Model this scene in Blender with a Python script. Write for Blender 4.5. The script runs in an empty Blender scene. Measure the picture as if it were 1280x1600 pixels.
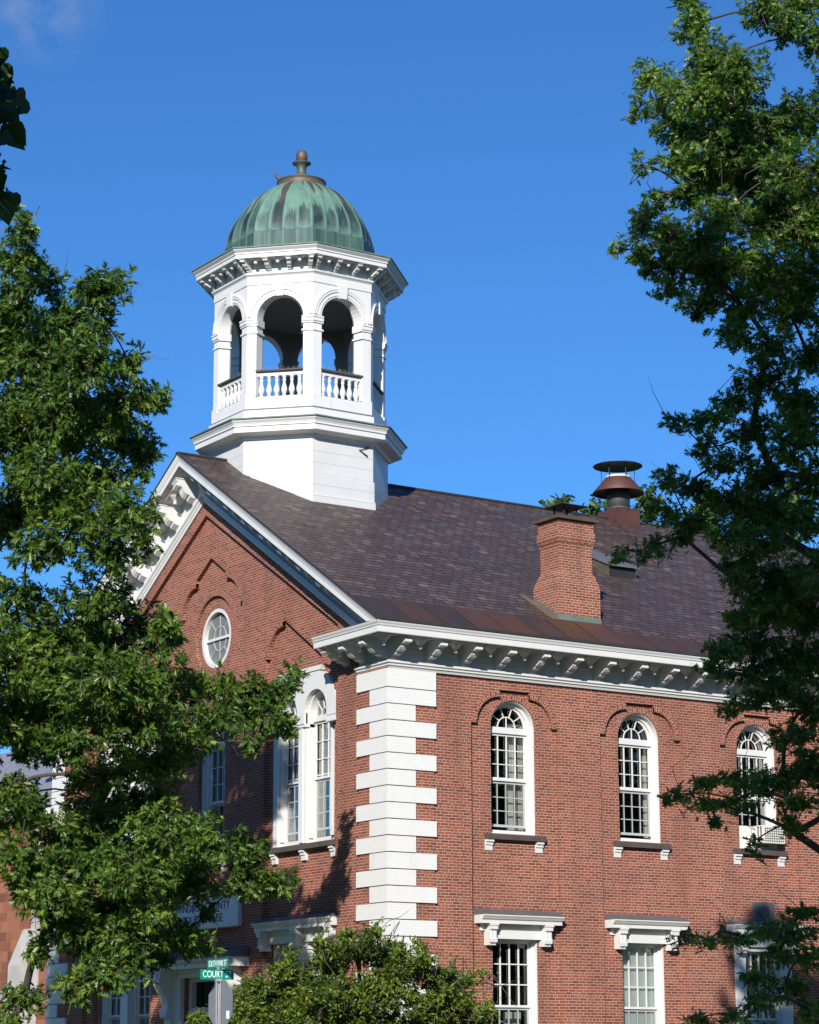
import bpy, bmesh, math, random
import numpy as np
from mathutils import Vector, Matrix
from mathutils.geometry import tessellate_polygon

# ------------------------------------------------------------------ camera, sky, sun, exposure
SC = bpy.context.scene
COL = SC.collection
YAW, PITCH, ROLL, FPX = math.radians(33.37), math.radians(13.0), math.radians(-0.14), 3750.0
CAM = np.array([-30.122, -46.567, 1.65])
_f = np.array([math.sin(YAW)*math.cos(PITCH), math.cos(YAW)*math.cos(PITCH), math.sin(PITCH)])
_r = np.array([math.cos(YAW), -math.sin(YAW), 0.0])
_u = np.cross(_r, _f)
_c, _s = math.cos(ROLL), math.sin(ROLL)
_r, _u = _c*_r + _s*_u, -_s*_r + _c*_u

def at(px, py, d):
    """world point that the photograph (1280x1600) shows at px, py, at depth d metres"""
    return CAM + d*((px-640)/FPX*_r - (py-800)/FPX*_u + _f)

cd = bpy.data.cameras.new('camera')
cam = bpy.data.objects.new('camera', cd); COL.objects.link(cam)
cam.matrix_world = Matrix((( _r[0], _u[0], -_f[0], CAM[0]), (_r[1], _u[1], -_f[1], CAM[1]), (_r[2], _u[2], -_f[2], CAM[2]), (0, 0, 0, 1)))
cd.sensor_fit = 'VERTICAL'; cd.sensor_height = 36.0; cd.lens = FPX/1600*36.0
cd.clip_start = 0.5; cd.clip_end = 5000
SC.camera = cam

SUN_EL = math.radians(24.0)
SUN_AZ = math.radians(42.5)            # to the left of the eave wall's outward normal (-Y)
SUN = np.array([-math.sin(SUN_AZ)*math.cos(SUN_EL), -math.cos(SUN_AZ)*math.cos(SUN_EL), math.sin(SUN_EL)])
w = bpy.data.worlds.new('World'); SC.world = w; w.use_nodes = True
nt = w.node_tree; nt.nodes.clear()
sky = nt.nodes.new('ShaderNodeTexSky'); sky.sky_type = 'NISHITA'; sky.sun_disc = False
sky.sun_elevation = SUN_EL; sky.sun_rotation = math.atan2(SUN[0], SUN[1])
sky.altitude = 200; sky.air_density = 1.0; sky.dust_density = 0.2; sky.ozone_density = 3.0
bg = nt.nodes.new('ShaderNodeBackground'); bg.inputs['Strength'].default_value = 0.083
wo = nt.nodes.new('ShaderNodeOutputWorld')
hsv = nt.nodes.new('ShaderNodeHueSaturation'); hsv.inputs['Saturation'].default_value = 1.0
hsv.inputs['Value'].default_value = 1.0
tint = nt.nodes.new('ShaderNodeMixRGB'); tint.blend_type = 'MULTIPLY'; tint.inputs[0].default_value = 1; tint.inputs[2].default_value = (0.39, 0.83, 1.31, 1)
nt.links.new(sky.outputs[0], tint.inputs[1]); nt.links.new(tint.outputs[0], hsv.inputs['Color'])
# a wisp of cloud high on the left
tc = nt.nodes.new('ShaderNodeTexCoord')
cl_dir = at(62, 8, 1.0) - CAM; cl_dir /= np.linalg.norm(cl_dir)
dist = nt.nodes.new('ShaderNodeVectorMath'); dist.operation = 'DISTANCE'; dist.inputs[1].default_value = cl_dir
nt.links.new(tc.outputs['Generated'], dist.inputs[0])
fall = nt.nodes.new('ShaderNodeMapRange'); fall.inputs[1].default_value = 0.004; fall.inputs[2].default_value = 0.028
fall.inputs[3].default_value = 1; fall.inputs[4].default_value = 0
nt.links.new(dist.outputs['Value'], fall.inputs[0])
cn = nt.nodes.new('ShaderNodeTexNoise'); cn.inputs['Scale'].default_value = 60; cn.inputs['Detail'].default_value = 5
nt.links.new(tc.outputs['Generated'], cn.inputs['Vector'])
cr = nt.nodes.new('ShaderNodeMapRange'); cr.inputs[1].default_value = 0.4; cr.inputs[2].default_value = 0.75
nt.links.new(cn.outputs['Fac'], cr.inputs[0])
cm = nt.nodes.new('ShaderNodeMath'); cm.operation = 'MULTIPLY'; nt.links.new(fall.outputs[0], cm.inputs[0]); nt.links.new(cr.outputs[0], cm.inputs[1])
cm2 = nt.nodes.new('ShaderNodeMath'); cm2.operation = 'MULTIPLY'; cm2.inputs[1].default_value = 0.45; nt.links.new(cm.outputs[0], cm2.inputs[0])
mx = nt.nodes.new('ShaderNodeMixRGB'); mx.inputs[2].default_value = (4.2, 4.6, 5.6, 1)
nt.links.new(cm2.outputs[0], mx.inputs[0]); nt.links.new(hsv.outputs[0], mx.inputs[1])
nt.links.new(mx.outputs[0], bg.inputs['Color']); nt.links.new(bg.outputs[0], wo.inputs['Surface'])
sd = bpy.data.lights.new('sun', 'SUN'); sd.energy = 5.0; sd.angle = math.radians(0.5); sd.color = (1.0, 0.945, 0.86)
sun = bpy.data.objects.new('sun', sd); COL.objects.link(sun)
sun.rotation_euler = Vector(SUN).to_track_quat('Z', 'Y').to_euler(); sun.location = (-40, -40, 60)
SC.view_settings.view_transform = 'Standard'; SC.view_settings.look = 'None'
SC.view_settings.exposure = 0.4; SC.view_settings.gamma = 1.0
SC.cycles.use_denoising = True
SC.cycles.max_bounces = 8; SC.cycles.transparent_max_bounces = 16

# ------------------------------------------------------------------ material helpers
class NT:
    def __init__(self, name):
        self.m = bpy.data.materials.new(name); self.m.use_nodes = True
        self.t = self.m.node_tree; self.t.nodes.clear()
        self.out = self.t.nodes.new('ShaderNodeOutputMaterial')
    def n(self, typ, ins=None, **kw):
        nd = self.t.nodes.new(typ)
        for k, v in kw.items(): setattr(nd, k, v)
        for k, v in (ins or {}).items():
            self.set(nd.inputs[k], v)
        return nd
    def set(self, sock, v):
        if hasattr(v, 'is_linked') or hasattr(v, 'links'): self.t.links.new(v, sock)
        else: sock.default_value = v
    def math(self, op, a, b=0.0, c=None):
        nd = self.n('ShaderNodeMath', operation=op); self.set(nd.inputs[0], a); self.set(nd.inputs[1], b)
        if c is not None: self.set(nd.inputs[2], c)
        return nd.outputs[0]
    def mix(self, fac, a, b, mode='MIX'):
        nd = self.n('ShaderNodeMixRGB', blend_type=mode); self.set(nd.inputs[0], fac); self.set(nd.inputs[1], a); self.set(nd.inputs[2], b)
        return nd.outputs[0]
    def ramp(self, fac, stops):
        nd = self.n('ShaderNodeValToRGB'); self.set(nd.inputs[0], fac)
        el = nd.color_ramp.elements
        while len(el) < len(stops): el.new(0.5)
        for e, (p, c) in zip(el, stops): e.position = p; e.color = c if len(c) == 4 else (*c, 1)
        return nd.outputs[0]
    def noise(self, vec, scale, detail=3, rough=0.55):
        return self.n('ShaderNodeTexNoise', {'Vector': vec, 'Scale': scale, 'Detail': detail, 'Roughness': rough}).outputs['Fac']
    def rng(self, v, a, b, c, d):
        nd = self.n('ShaderNodeMapRange'); self.set(nd.inputs[0], v)
        for i, q in enumerate((a, b, c, d)): self.set(nd.inputs[i+1], q)
        return nd.outputs[0]
    def bsdf(self, col, rough=0.6, metal=0.0, bump=None, bstr=0.3, bdist=0.01, spec=0.5):
        b = self.n('ShaderNodeBsdfPrincipled'); self.set(b.inputs['Base Color'], col); self.set(b.inputs['Roughness'], rough)
        b.inputs['Metallic'].default_value = metal; b.inputs['Specular IOR Level'].default_value = spec
        if bump is not None:
            bp = self.n('ShaderNodeBump', {'Height': bump, 'Strength': bstr, 'Distance': bdist}); self.t.links.new(bp.outputs[0], b.inputs['Normal'])
        self.t.links.new(b.outputs[0], self.out.inputs['Surface']); return b
    def uv(self): return self.n('ShaderNodeTexCoord').outputs['UV']
    def obj(self): return self.n('ShaderNodeTexCoord').outputs['Object']

def rgb(*c): return (c[0], c[1], c[2], 1.0)

def brick_mat(name, tint=(1, 1, 1), mortar=(0.50, 0.36, 0.29), W=0.215, H=0.0672, white=False):
    t = NT(name); uv = t.uv()
    sx = t.n('ShaderNodeSeparateXYZ', {0: uv})
    row = t.math('FLOOR', t.math('DIVIDE', sx.outputs[1], H))
    isH = t.math('LESS_THAN', t.math('FLOORED_MODULO', row, 8.0), 0.5)
    kw = dict(offset=0.5, offset_frequency=2, squash=1.0)
    c1, c2 = (0.0, 0.0, 0.0, 1), (1, 1, 1, 1)
    def br(width):
        return t.n('ShaderNodeTexBrick', {'Vector': uv, 'Color1': c1, 'Color2': c2, 'Mortar': (0.5, 0.5, 0.5, 1), 'Scale': 1.0, 'Mortar Size': 0.0068,
                                           'Mortar Smooth': 0.25, 'Bias': 0.0, 'Brick Width': width, 'Row Height': H}, **kw)
    a, b = br(W), br(W*0.5)
    fac = t.mix(isH, a.outputs['Fac'], b.outputs['Fac']); rnd = t.mix(isH, a.outputs['Color'], b.outputs['Color'])
    big = t.noise(uv, 0.55, 4); mid = t.noise(uv, 5.0, 4, 0.7); fine = t.noise(uv, 60.0, 3)
    if white:
        base = t.mix(t.rng(mid, 0.35, 0.75, 0, 0.4), rgb(0.68, 0.68, 0.67), rgb(0.57, 0.57, 0.56))
        stain_w = t.noise(t.n('ShaderNodeMapping', {'Vector': uv, 'Scale': (2.5, 0.5, 1)}).outputs[0], 1.0, 5, 0.65)
        h = t.math('ADD', t.math('MULTIPLY', fac, -0.6), t.math('MULTIPLY', fine, 0.4))
        t.bsdf(t.mix(t.rng(stain_w, 0.56, 0.8, 0, 0.3), t.mix(t.math('MULTIPLY', fac, 0.07), base, rgb(0.45, 0.45, 0.44)), rgb(0.42, 0.41, 0.38)), 0.55, bump=h, bstr=0.4, bdist=0.012); return t.m
    col = t.ramp(rnd, [(0.0, (0.135, 0.040, 0.028)), (0.25, (0.205, 0.054, 0.032)), (0.55, (0.268, 0.073, 0.040)), (0.8, (0.31, 0.092, 0.052)), (1.0, (0.165, 0.070, 0.056))])
    col = t.mix(t.rng(big, 0.35, 0.7, 0, 0.35), col, rgb(0.165, 0.060, 0.045))
    col = t.mix(t.rng(t.noise(uv, 0.9, 5, 0.7), 0.54, 0.7, 0, 0.35), col, rgb(0.125, 0.048, 0.038))
    col = t.mix(t.rng(mid, 0.5, 0.85, 0, 0.45), col, rgb(0.24, 0.115, 0.08))
    col = t.mix(1.0, col, rgb(*tint), 'MULTIPLY')
    mo = t.mix(t.rng(big, 0.3, 0.75, 0, 1), rgb(*mortar), rgb(mortar[0]*0.8, mortar[1]*0.75, mortar[2]*0.72))
    col = t.mix(fac, col, mo)
    stain = t.noise(t.n('ShaderNodeMapping', {'Vector': uv, 'Scale': (1.2, 0.16, 1)}).outputs[0], 1.0, 4)
    col = t.mix(t.rng(stain, 0.5, 0.78, 0, 0.42), col, rgb(0.085, 0.042, 0.036))
    h = t.math('ADD', t.math('MULTIPLY', fac, -1.0), t.math('MULTIPLY', fine, 0.5))
    t.bsdf(col, 0.85, bump=h, bstr=0.6, bdist=0.01, spec=0.25); return t.m

def paint_mat(name, col=(0.62, 0.62, 0.61), dirt=0.2, board=0.0):
    t = NT(name); o = t.obj(); n1 = t.noise(o, 1.7, 5, 0.65); n2 = t.noise(o, 22.0, 3)
    stretch = t.noise(t.n('ShaderNodeMapping', {'Vector': o, 'Scale': (5, 5, 0.5)}).outputs[0], 1.0, 4)
    c = t.mix(t.rng(n1, 0.45, 0.8, 0, dirt), rgb(*col), rgb(col[0]*0.72, col[1]*0.70, col[2]*0.66))
    c = t.mix(t.rng(stretch, 0.58, 0.8, 0, dirt*1.6), c, rgb(col[0]*0.62, col[1]*0.60, col[2]*0.55))
    h = t.math('MULTIPLY', n2, 0.4)
    if board:
        sz = t.n('ShaderNodeSeparateXYZ', {0: o}); fr = t.math('FRACT', t.math('DIVIDE', sz.outputs[2], board))
        gr = t.math('LESS_THAN', fr, 0.018/board); h = t.math('SUBTRACT', h, gr); c = t.mix(t.math('MULTIPLY', gr, 0.45), c, rgb(col[0]*0.45, col[1]*0.45, col[2]*0.45))
    t.bsdf(c, 0.42, bump=h, bstr=0.25, bdist=0.008); return t.m

def plain_mat(name, c1, c2=None, scale=6.0, rough=0.6, metal=0.0, bstr=0.2, spec=0.5):
    t = NT(name); o = t.obj(); n1 = t.noise(o, scale, 5, 0.6); n2 = t.noise(o, scale*9, 3)
    c2 = c2 or tuple(x*0.6 for x in c1)
    c = t.mix(t.rng(n1, 0.3, 0.75, 0, 1), rgb(*c1), rgb(*c2))
    t.bsdf(c, rough, metal, n2, bstr, 0.01, spec); return t.m

def slate_mat(name):
    t = NT(name); uv = t.uv(); sx = t.n('ShaderNodeSeparateXYZ', {0: uv}); H, W = 0.22, 0.30
    jig = t.n('ShaderNodeCombineXYZ', {0: t.math('ADD', sx.outputs[0], t.math('MULTIPLY', t.n('ShaderNodeTexWhiteNoise', {'W': t.math('FLOOR', t.math('DIVIDE', sx.outputs[1], H))}, noise_dimensions='1D').outputs['Value'], 0.11)), 1: sx.outputs[1]})
    b = t.n('ShaderNodeTexBrick', {'Vector': jig.outputs[0], 'Color1': (0, 0, 0, 1), 'Color2': (1, 1, 1, 1), 'Mortar': (0, 0, 0, 1), 'Scale': 1.0, 'Mortar Size': 0.012, 'Mortar Smooth': 0.1,
                                    'Brick Width': W, 'Row Height': H}, offset=0.5, offset_frequency=2)
    rnd = b.outputs['Color']
    col = t.ramp(rnd, [(0.0, (0.060, 0.037, 0.034)), (0.22, (0.088, 0.056, 0.049)), (0.45, (0.076, 0.052, 0.047)), (0.62, (0.112, 0.083, 0.071)), (0.78, (0.060, 0.038, 0.037)), (0.9, (0.118, 0.100, 0.094)), (0.965, (0.145, 0.074, 0.048)), (1.0, (0.16, 0.145, 0.13))])
    big = t.noise(uv, 0.35, 4, 0.6); mid = t.noise(t.n('ShaderNodeMapping', {'Vector': uv, 'Scale': (1.0, 3.0, 1)}).outputs[0], 2.2, 4, 0.65)
    col = t.mix(t.rng(big, 0.42, 0.7, 0, 0.55), col, rgb(0.062, 0.048, 0.046))
    col = t.mix(t.rng(mid, 0.5, 0.8, 0, 0.6), col, rgb(0.098, 0.086, 0.084))
    col = t.mix(t.rng(t.noise(uv, 1.1, 3), 0.6, 0.75, 0, 0.35), col, rgb(0.105, 0.058, 0.050))
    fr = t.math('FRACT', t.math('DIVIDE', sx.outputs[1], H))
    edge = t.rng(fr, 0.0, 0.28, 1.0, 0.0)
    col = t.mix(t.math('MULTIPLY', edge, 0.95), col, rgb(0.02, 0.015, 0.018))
    col = t.mix(b.outputs['Fac'], col, rgb(0.022, 0.016, 0.02))
    h = t.math('SUBTRACT', t.math('ADD', t.math('SUBTRACT', 1.0, fr), t.math('MULTIPLY', rnd, 0.35)), t.math('MULTIPLY', b.outputs['Fac'], 0.9))
    t.bsdf(col, t.rng(mid, 0.3, 0.8, 0.62, 0.45), bump=h, bstr=0.9, bdist=0.02, spec=0.2); return t.m

def sheet_mat(name):
    """weathered copper apron: every sheet its own brown or blue-black, rust runs"""
    t = NT(name); uv = t.uv(); sx = t.n('ShaderNodeSeparateXYZ', {0: uv}); W = 0.92
    idx = t.math('FLOOR', t.math('DIVIDE', sx.outputs[0], W))
    wn = t.n('ShaderNodeTexWhiteNoise', {'W': idx}, noise_dimensions='1D').outputs['Value']
    trend = t.noise(t.n('ShaderNodeCombineXYZ', {0: sx.outputs[0]}).outputs[0], 0.28, 2)
    k = t.math('ADD', t.math('MULTIPLY', wn, 0.5), t.math('MULTIPLY', trend, 0.6))
    col = t.ramp(k, [(0.25, (0.038, 0.040, 0.047)), (0.42, (0.058, 0.042, 0.034)), (0.58, (0.085, 0.046, 0.028)), (0.8, (0.125, 0.056, 0.030))])
    runs = t.noise(t.n('ShaderNodeMapping', {'Vector': uv, 'Scale': (5.0, 0.7, 1)}).outputs[0], 1.0, 4)
    col = t.mix(t.rng(runs, 0.45, 0.75, 0, 0.6), col, rgb(0.125, 0.060, 0.036))
    fr = t.math('FRACT', t.math('DIVIDE', sx.outputs[0], W)); seam = t.math('LESS_THAN', fr, 0.02)
    blot = t.noise(uv, 1.1, 5, 0.65); col = t.mix(t.rng(blot, 0.5, 0.75, 0, 0.7), col, rgb(0.10, 0.044, 0.024))
    col = t.mix(t.math('MULTIPLY', seam, 0.6), col, rgb(0.085, 0.042, 0.028))
    t.bsdf(col, 0.5, 0.35, t.math('ADD', seam, t.math('MULTIPLY', t.noise(uv, 2.5, 2), 0.8)), 0.5, 0.02); return t.m

def verdigris_mat(name):
    t = NT(name); uv = t.uv(); sx = t.n('ShaderNodeSeparateXYZ', {0: uv}); u, v = sx.outputs[0], sx.outputs[1]   # u: 0..32 sheets, v: 0..1 up the dome
    fr = t.math('FRACT', u); cid = t.math('FLOOR', u)
    wn = t.n('ShaderNodeTexWhiteNoise', {'W': cid}, noise_dimensions='1D').outputs['Value']
    wn2 = t.n('ShaderNodeTexWhiteNoise', {'W': t.math('ADD', cid, 71.3)}, noise_dimensions='1D').outputs['Value']
    st = t.noise(t.n('ShaderNodeMapping', {'Vector': uv, 'Scale': (3.2, 2.2, 1)}).outputs[0], 1.0, 5, 0.62)
    st2 = t.noise(t.n('ShaderNodeMapping', {'Vector': uv, 'Scale': (1.6, 5.0, 1)}).outputs[0], 1.0, 5, 0.65)
    green = t.mix(st2, rgb(0.070, 0.145, 0.112), rgb(0.180, 0.325, 0.245))
    # dark unpatinated patches low down, jagged upper edge that differs sheet by sheet
    top = t.math('ADD', t.math('ADD', 0.40, t.math('MULTIPLY', wn, 0.30)), t.math('MULTIPLY', t.math('SUBTRACT', st, 0.5), 0.8))
    d1 = t.rng(t.math('SUBTRACT', top, v), -0.05, 0.06, 0, 1)
    d1 = t.math('MULTIPLY', d1, t.rng(t.math('ADD', t.math('SUBTRACT', v, 0.15), t.math('MULTIPLY', t.math('SUBTRACT', st2, 0.5), 0.3)), 0.0, 0.1, 0.25, 1))
    edge = t.rng(t.math('ABSOLUTE', t.math('SUBTRACT', fr, 0.5)), 0.30, 0.48, 1, 0.15)
    d1 = t.math('MULTIPLY', d1, edge)
    d1 = t.math('MULTIPLY', d1, t.rng(wn2, 0.0, 0.35, 0.45, 1.0))
    wide = t.noise(t.n('ShaderNodeMapping', {'Vector': uv, 'Scale': (0.42, 1.1, 1)}).outputs[0], 1.0, 4, 0.6)
    d1 = t.math('MULTIPLY', d1, t.rng(wide, 0.36, 0.5, 0.55, 1.0))
    blue = t.rng(t.math('ADD', wide, t.math('MULTIPLY', t.math('SUBTRACT', 0.55, v), 0.5)), 0.55, 0.8, 0, 0.6)
    green = t.mix(blue, green, rgb(0.058, 0.118, 0.122))
    dark = t.mix(st2, rgb(0.008, 0.016, 0.022), rgb(0.024, 0.046, 0.050))
    col = t.mix(d1, green, dark)
    # brown tongues running down from the collar
    tip = t.math('SUBTRACT', 0.98, t.math('MULTIPLY', t.math('MULTIPLY', wn2, t.math('ADD', wn, 0.35)), 0.62))
    tw = t.math('MULTIPLY', t.math('ABSOLUTE', t.math('SUBTRACT', fr, t.math('ADD', 0.35, t.math('MULTIPLY', wn, 0.3)))), 0.75)
    b1 = t.rng(t.math('SUBTRACT', t.math('SUBTRACT', v, tip), t.math('SUBTRACT', tw, t.math('MULTIPLY', t.math('SUBTRACT', st, 0.5), 0.25))), -0.04, 0.04, 0, 1)
    brown = t.mix(st2, rgb(0.050, 0.036, 0.030), rgb(0.105, 0.075, 0.060))
    col = t.mix(b1, col, brown)
    base = t.rng(v, 0.125, 0.135, 1, 0)
    col = t.mix(t.math('MULTIPLY', base, t.rng(st, 0.35, 0.65, 0.2, 0.85)), col, rgb(0.022, 0.045, 0.048))
    grime = t.noise(t.n('ShaderNodeMapping', {'Vector': uv, 'Scale': (0.9, 3.0, 1)}).outputs[0], 1.0, 6, 0.7)
    col = t.mix(t.rng(grime, 0.5, 0.72, 0, 0.6), col, rgb(0.035, 0.062, 0.058))
    seam = t.rng(t.math('ABSOLUTE', t.math('SUBTRACT', fr, 0.5)), 0.455, 0.49, 0, 0.55)
    col = t.mix(seam, col, rgb(0.17, 0.28, 0.22))
    t.bsdf(col, 0.6, 0.1, st2, 0.25, 0.02, 0.4); return t.m

def glass_mat(name, tint=(0.93, 0.95, 0.94), ior=1.5):
    t = NT(name)
    tr = t.n('ShaderNodeBsdfTransparent', {'Color': rgb(*tint)}); gl = t.n('ShaderNodeBsdfGlossy', {'Color': (1, 1, 1, 1), 'Roughness': 0.02})
    wav = t.n('ShaderNodeBump', {'Height': t.noise(t.obj(), 3.0, 2), 'Strength': 0.08, 'Distance': 0.02}); t.t.links.new(wav.outputs[0], gl.inputs['Normal'])
    fz = t.n('ShaderNodeFresnel', {'IOR': ior}); mxs = t.n('ShaderNodeMixShader')
    t.t.links.new(t.math('MULTIPLY', fz.outputs[0], 0.6), mxs.inputs[0]); t.t.links.new(tr.outputs[0], mxs.inputs[1]); t.t.links.new(gl.outputs[0], mxs.inputs[2])
    t.t.links.new(mxs.outputs[0], t.out.inputs['Surface']); return t.m

def leaf_mat(name, dark, mid, light, odd, trans=0.35, rough=0.45):
    t = NT(name); a = t.n('ShaderNodeAttribute', attribute_name='tint').outputs['Fac']
    col = t.ramp(a, [(0.0, dark), (0.45, mid), (0.93, light), (0.985, light), (1.0, odd)])
    p = t.n('ShaderNodeBsdfPrincipled', {'Base Color': col, 'Roughness': rough, 'Specular IOR Level': 0.45})
    tl = t.n('ShaderNodeBsdfTranslucent', {'Color': t.mix(1.0, col, rgb(1.5, 1.6, 0.7), 'MULTIPLY')})
    mxs = t.n('ShaderNodeMixShader', {0: trans}); t.t.links.new(p.outputs[0], mxs.inputs[1]); t.t.links.new(tl.outputs[0], mxs.inputs[2])
    t.t.links.new(mxs.outputs[0], t.out.inputs['Surface']); return t.m

def lattice_mat(name):
    t = NT(name); o = t.obj(); sx = t.n('ShaderNodeSeparateXYZ', {0: o})
    a = t.math('FRACT', t.math('MULTIPLY', t.math('ADD', sx.outputs[0], sx.outputs[1]), 7.5)); b = t.math('FRACT', t.math('MULTIPLY', t.math('SUBTRACT', sx.outputs[0], sx.outputs[1]), 7.5))
    g = t.math('MAXIMUM', t.math('LESS_THAN', a, 0.28), t.math('LESS_THAN', b, 0.28))
    t.bsdf(t.mix(g, rgb(0.05, 0.052, 0.052), rgb(0.20, 0.205, 0.20)), 0.8, bump=g, bstr=0.5, bdist=0.02); return t.m

def bark_mat(name, c1, c2):
    t = NT(name); o = t.obj(); n = t.noise(t.n('ShaderNodeMapping', {'Vector': o, 'Scale': (9, 9, 1.6)}).outputs[0], 1.0, 5, 0.7)
    t.bsdf(t.mix(n, rgb(*c1), rgb(*c2)), 0.9, bump=n, bstr=0.8, bdist=0.03, spec=0.2); return t.m

M = {}
M['brick'] = brick_mat('red_brick')
M['brick_arch'] = brick_mat('arch_brick', W=0.135, H=0.075, tint=(0.95, 0.95, 0.95))
M['brick_chim'] = brick_mat('chimney_brick', mortar=(0.56, 0.40, 0.31), tint=(1.0, 1.05, 1.0))
M['brick_white'] = brick_mat('white_painted_brick', white=True)
M['white'] = paint_mat('white_paint'); M['white_board'] = paint_mat('white_boarded_paint', board=0.16, dirt=0.08)
M['white_plain'] = paint_mat('white_wood_paint', dirt=0.06)
M['grey_sash'] = paint_mat('grey_storm_sash', (0.40, 0.41, 0.42))
M['sill'] = plain_mat('brown_stone', (0.085, 0.068, 0.060), (0.055, 0.044, 0.040), 3.0, 0.8)
M['lead'] = plain_mat('grey_lead', (0.13, 0.13, 0.14), (0.085, 0.085, 0.095), 2.5, 0.6)
M['slate'] = slate_mat('purple_slate'); M['apron'] = sheet_mat('brown_copper_sheet')
M['drip'] = plain_mat('dark_drip_edge', (0.045, 0.042, 0.042), None, 4.0, 0.5)
M['verdigris'] = verdigris_mat('verdigris_copper')
M['green_copper'] = plain_mat('green_copper_flashing', (0.15, 0.21, 0.18), (0.07, 0.10, 0.085), 3.0, 0.6)
M['old_copper'] = plain_mat('brown_copper', (0.135, 0.098, 0.072), (0.075, 0.066, 0.056), 5.0, 0.55, 0.2)
M['neck_copper'] = plain_mat('green_brown_copper', (0.085, 0.125, 0.105), (0.07, 0.058, 0.048), 4.0, 0.55, 0.2)
M['rust'] = plain_mat('rusty_red_metal', (0.125, 0.046, 0.036), (0.07, 0.032, 0.027), 3.0, 0.55, 0.2)
M['black_metal'] = plain_mat('black_metal', (0.022, 0.024, 0.027), (0.04, 0.036, 0.034), 4.0, 0.5, 0.2)
M['pipe'] = plain_mat('sooty_pipe', (0.075, 0.075, 0.075), (0.04, 0.038, 0.036), 3.0, 0.6, 0.2)
M['glass'] = glass_mat('window_glass'); M['glass_grey'] = glass_mat('screened_glass', (0.30, 0.31, 0.31), 1.6)
M['screen'] = plain_mat('grey_screen', (0.17, 0.175, 0.175), (0.14, 0.145, 0.145), 2.0, 0.5)
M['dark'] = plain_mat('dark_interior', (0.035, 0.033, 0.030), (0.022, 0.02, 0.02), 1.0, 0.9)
M['cream'] = paint_mat('cream_shutter', (0.78, 0.76, 0.66)); M['blind'] = paint_mat('white_blind', (0.72, 0.76, 0.74))
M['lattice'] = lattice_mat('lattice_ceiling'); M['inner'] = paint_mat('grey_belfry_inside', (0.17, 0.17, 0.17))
M['alu'] = plain_mat('grey_aluminium', (0.22, 0.25, 0.27), (0.18, 0.20, 0.22), 3.0, 0.5, 0.3)
M['post'] = plain_mat('galvanised_post', (0.38, 0.39, 0.39), (0.28, 0.29, 0.30), 6.0, 0.5, 0.3)
M['sign_green'] = plain_mat('green_sign_sheeting', (0.0, 0.24, 0.17), (0.0, 0.20, 0.14), 2.0, 0.35)
M['sign_white'] = plain_mat('white_lettering', (0.85, 0.87, 0.86), (0.8, 0.82, 0.81), 2.0, 0.5)
M['letter_black'] = plain_mat('black_lettering', (0.02, 0.02, 0.022), None, 3.0, 0.5)
M['stop_red'] = plain_mat('red_sheeting', (0.45, 0.02, 0.03), None, 2.0, 0.4)
M['ac'] = plain_mat('cream_appliance', (0.70, 0.69, 0.63), (0.62, 0.61, 0.55), 2.0, 0.45)
M['grille'] = plain_mat('dark_grille', (0.16, 0.165, 0.165), (0.10, 0.10, 0.10), 8.0, 0.5)
M['door'] = plain_mat('dark_door', (0.05, 0.035, 0.03), None, 3.0, 0.5)
M['sandstone'] = brick_mat('pink_sandstone', mortar=(0.30, 0.22, 0.17), W=0.62, H=0.30, tint=(1.15, 1.55, 1.5))
M['grey_stone'] = plain_mat('pale_grey_stone', (0.46, 0.44, 0.42), (0.34, 0.33, 0.32), 2.0, 0.85)
M['grey_roof'] = plain_mat('blue_grey_roof', (0.24, 0.25, 0.29), (0.17, 0.175, 0.20), 1.5, 0.6)
M['bark'] = bark_mat('grey_brown_bark', (0.035, 0.030, 0.026), (0.11, 0.10, 0.085))
M['twig'] = bark_mat('twig_bark', (0.06, 0.048, 0.036), (0.16, 0.135, 0.10))
M['oak'] = leaf_mat('red_oak_leaf', (0.028, 0.070, 0.012), (0.070, 0.142, 0.018), (0.185, 0.265, 0.036), (0.40, 0.20, 0.04), 0.3, 0.42)
M['pin'] = leaf_mat('pin_oak_leaf', (0.024, 0.070, 0.013), (0.078, 0.165, 0.022), (0.215, 0.325, 0.050), (0.36, 0.42, 0.13), 0.42, 0.42)
M['linden'] = leaf_mat('linden_leaf', (0.018, 0.045, 0.010), (0.03, 0.07, 0.014), (0.05, 0.10, 0.02), (0.08, 0.12, 0.03), 0.3)
M['maple'] = leaf_mat('maple_leaf', (0.018, 0.045, 0.010), (0.03, 0.07, 0.014), (0.05, 0.10, 0.02), (0.08, 0.12, 0.03), 0.15)
M['shrub'] = leaf_mat('shrub_leaf', (0.034, 0.074, 0.010), (0.098, 0.155, 0.017), (0.24, 0.29, 0.036), (0.5, 0.28, 0.03))
M['far'] = leaf_mat('far_leaf', (0.030, 0.065, 0.018), (0.050, 0.105, 0.026), (0.090, 0.150, 0.040), (0.10, 0.15, 0.04))
M['feather'] = plain_mat('dark_feathers', (0.045, 0.04, 0.045), (0.08, 0.075, 0.085), 30.0, 0.6)
M['grass'] = plain_mat('lawn', (0.045, 0.085, 0.02), (0.07, 0.10, 0.03), 0.8, 0.9)
M['asphalt'] = plain_mat('asphalt', (0.05, 0.05, 0.052), (0.065, 0.065, 0.066), 2.0, 0.85)
M['concrete'] = plain_mat('pavement_concrete', (0.34, 0.33, 0.31), (0.27, 0.26, 0.25), 1.2, 0.85)

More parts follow.
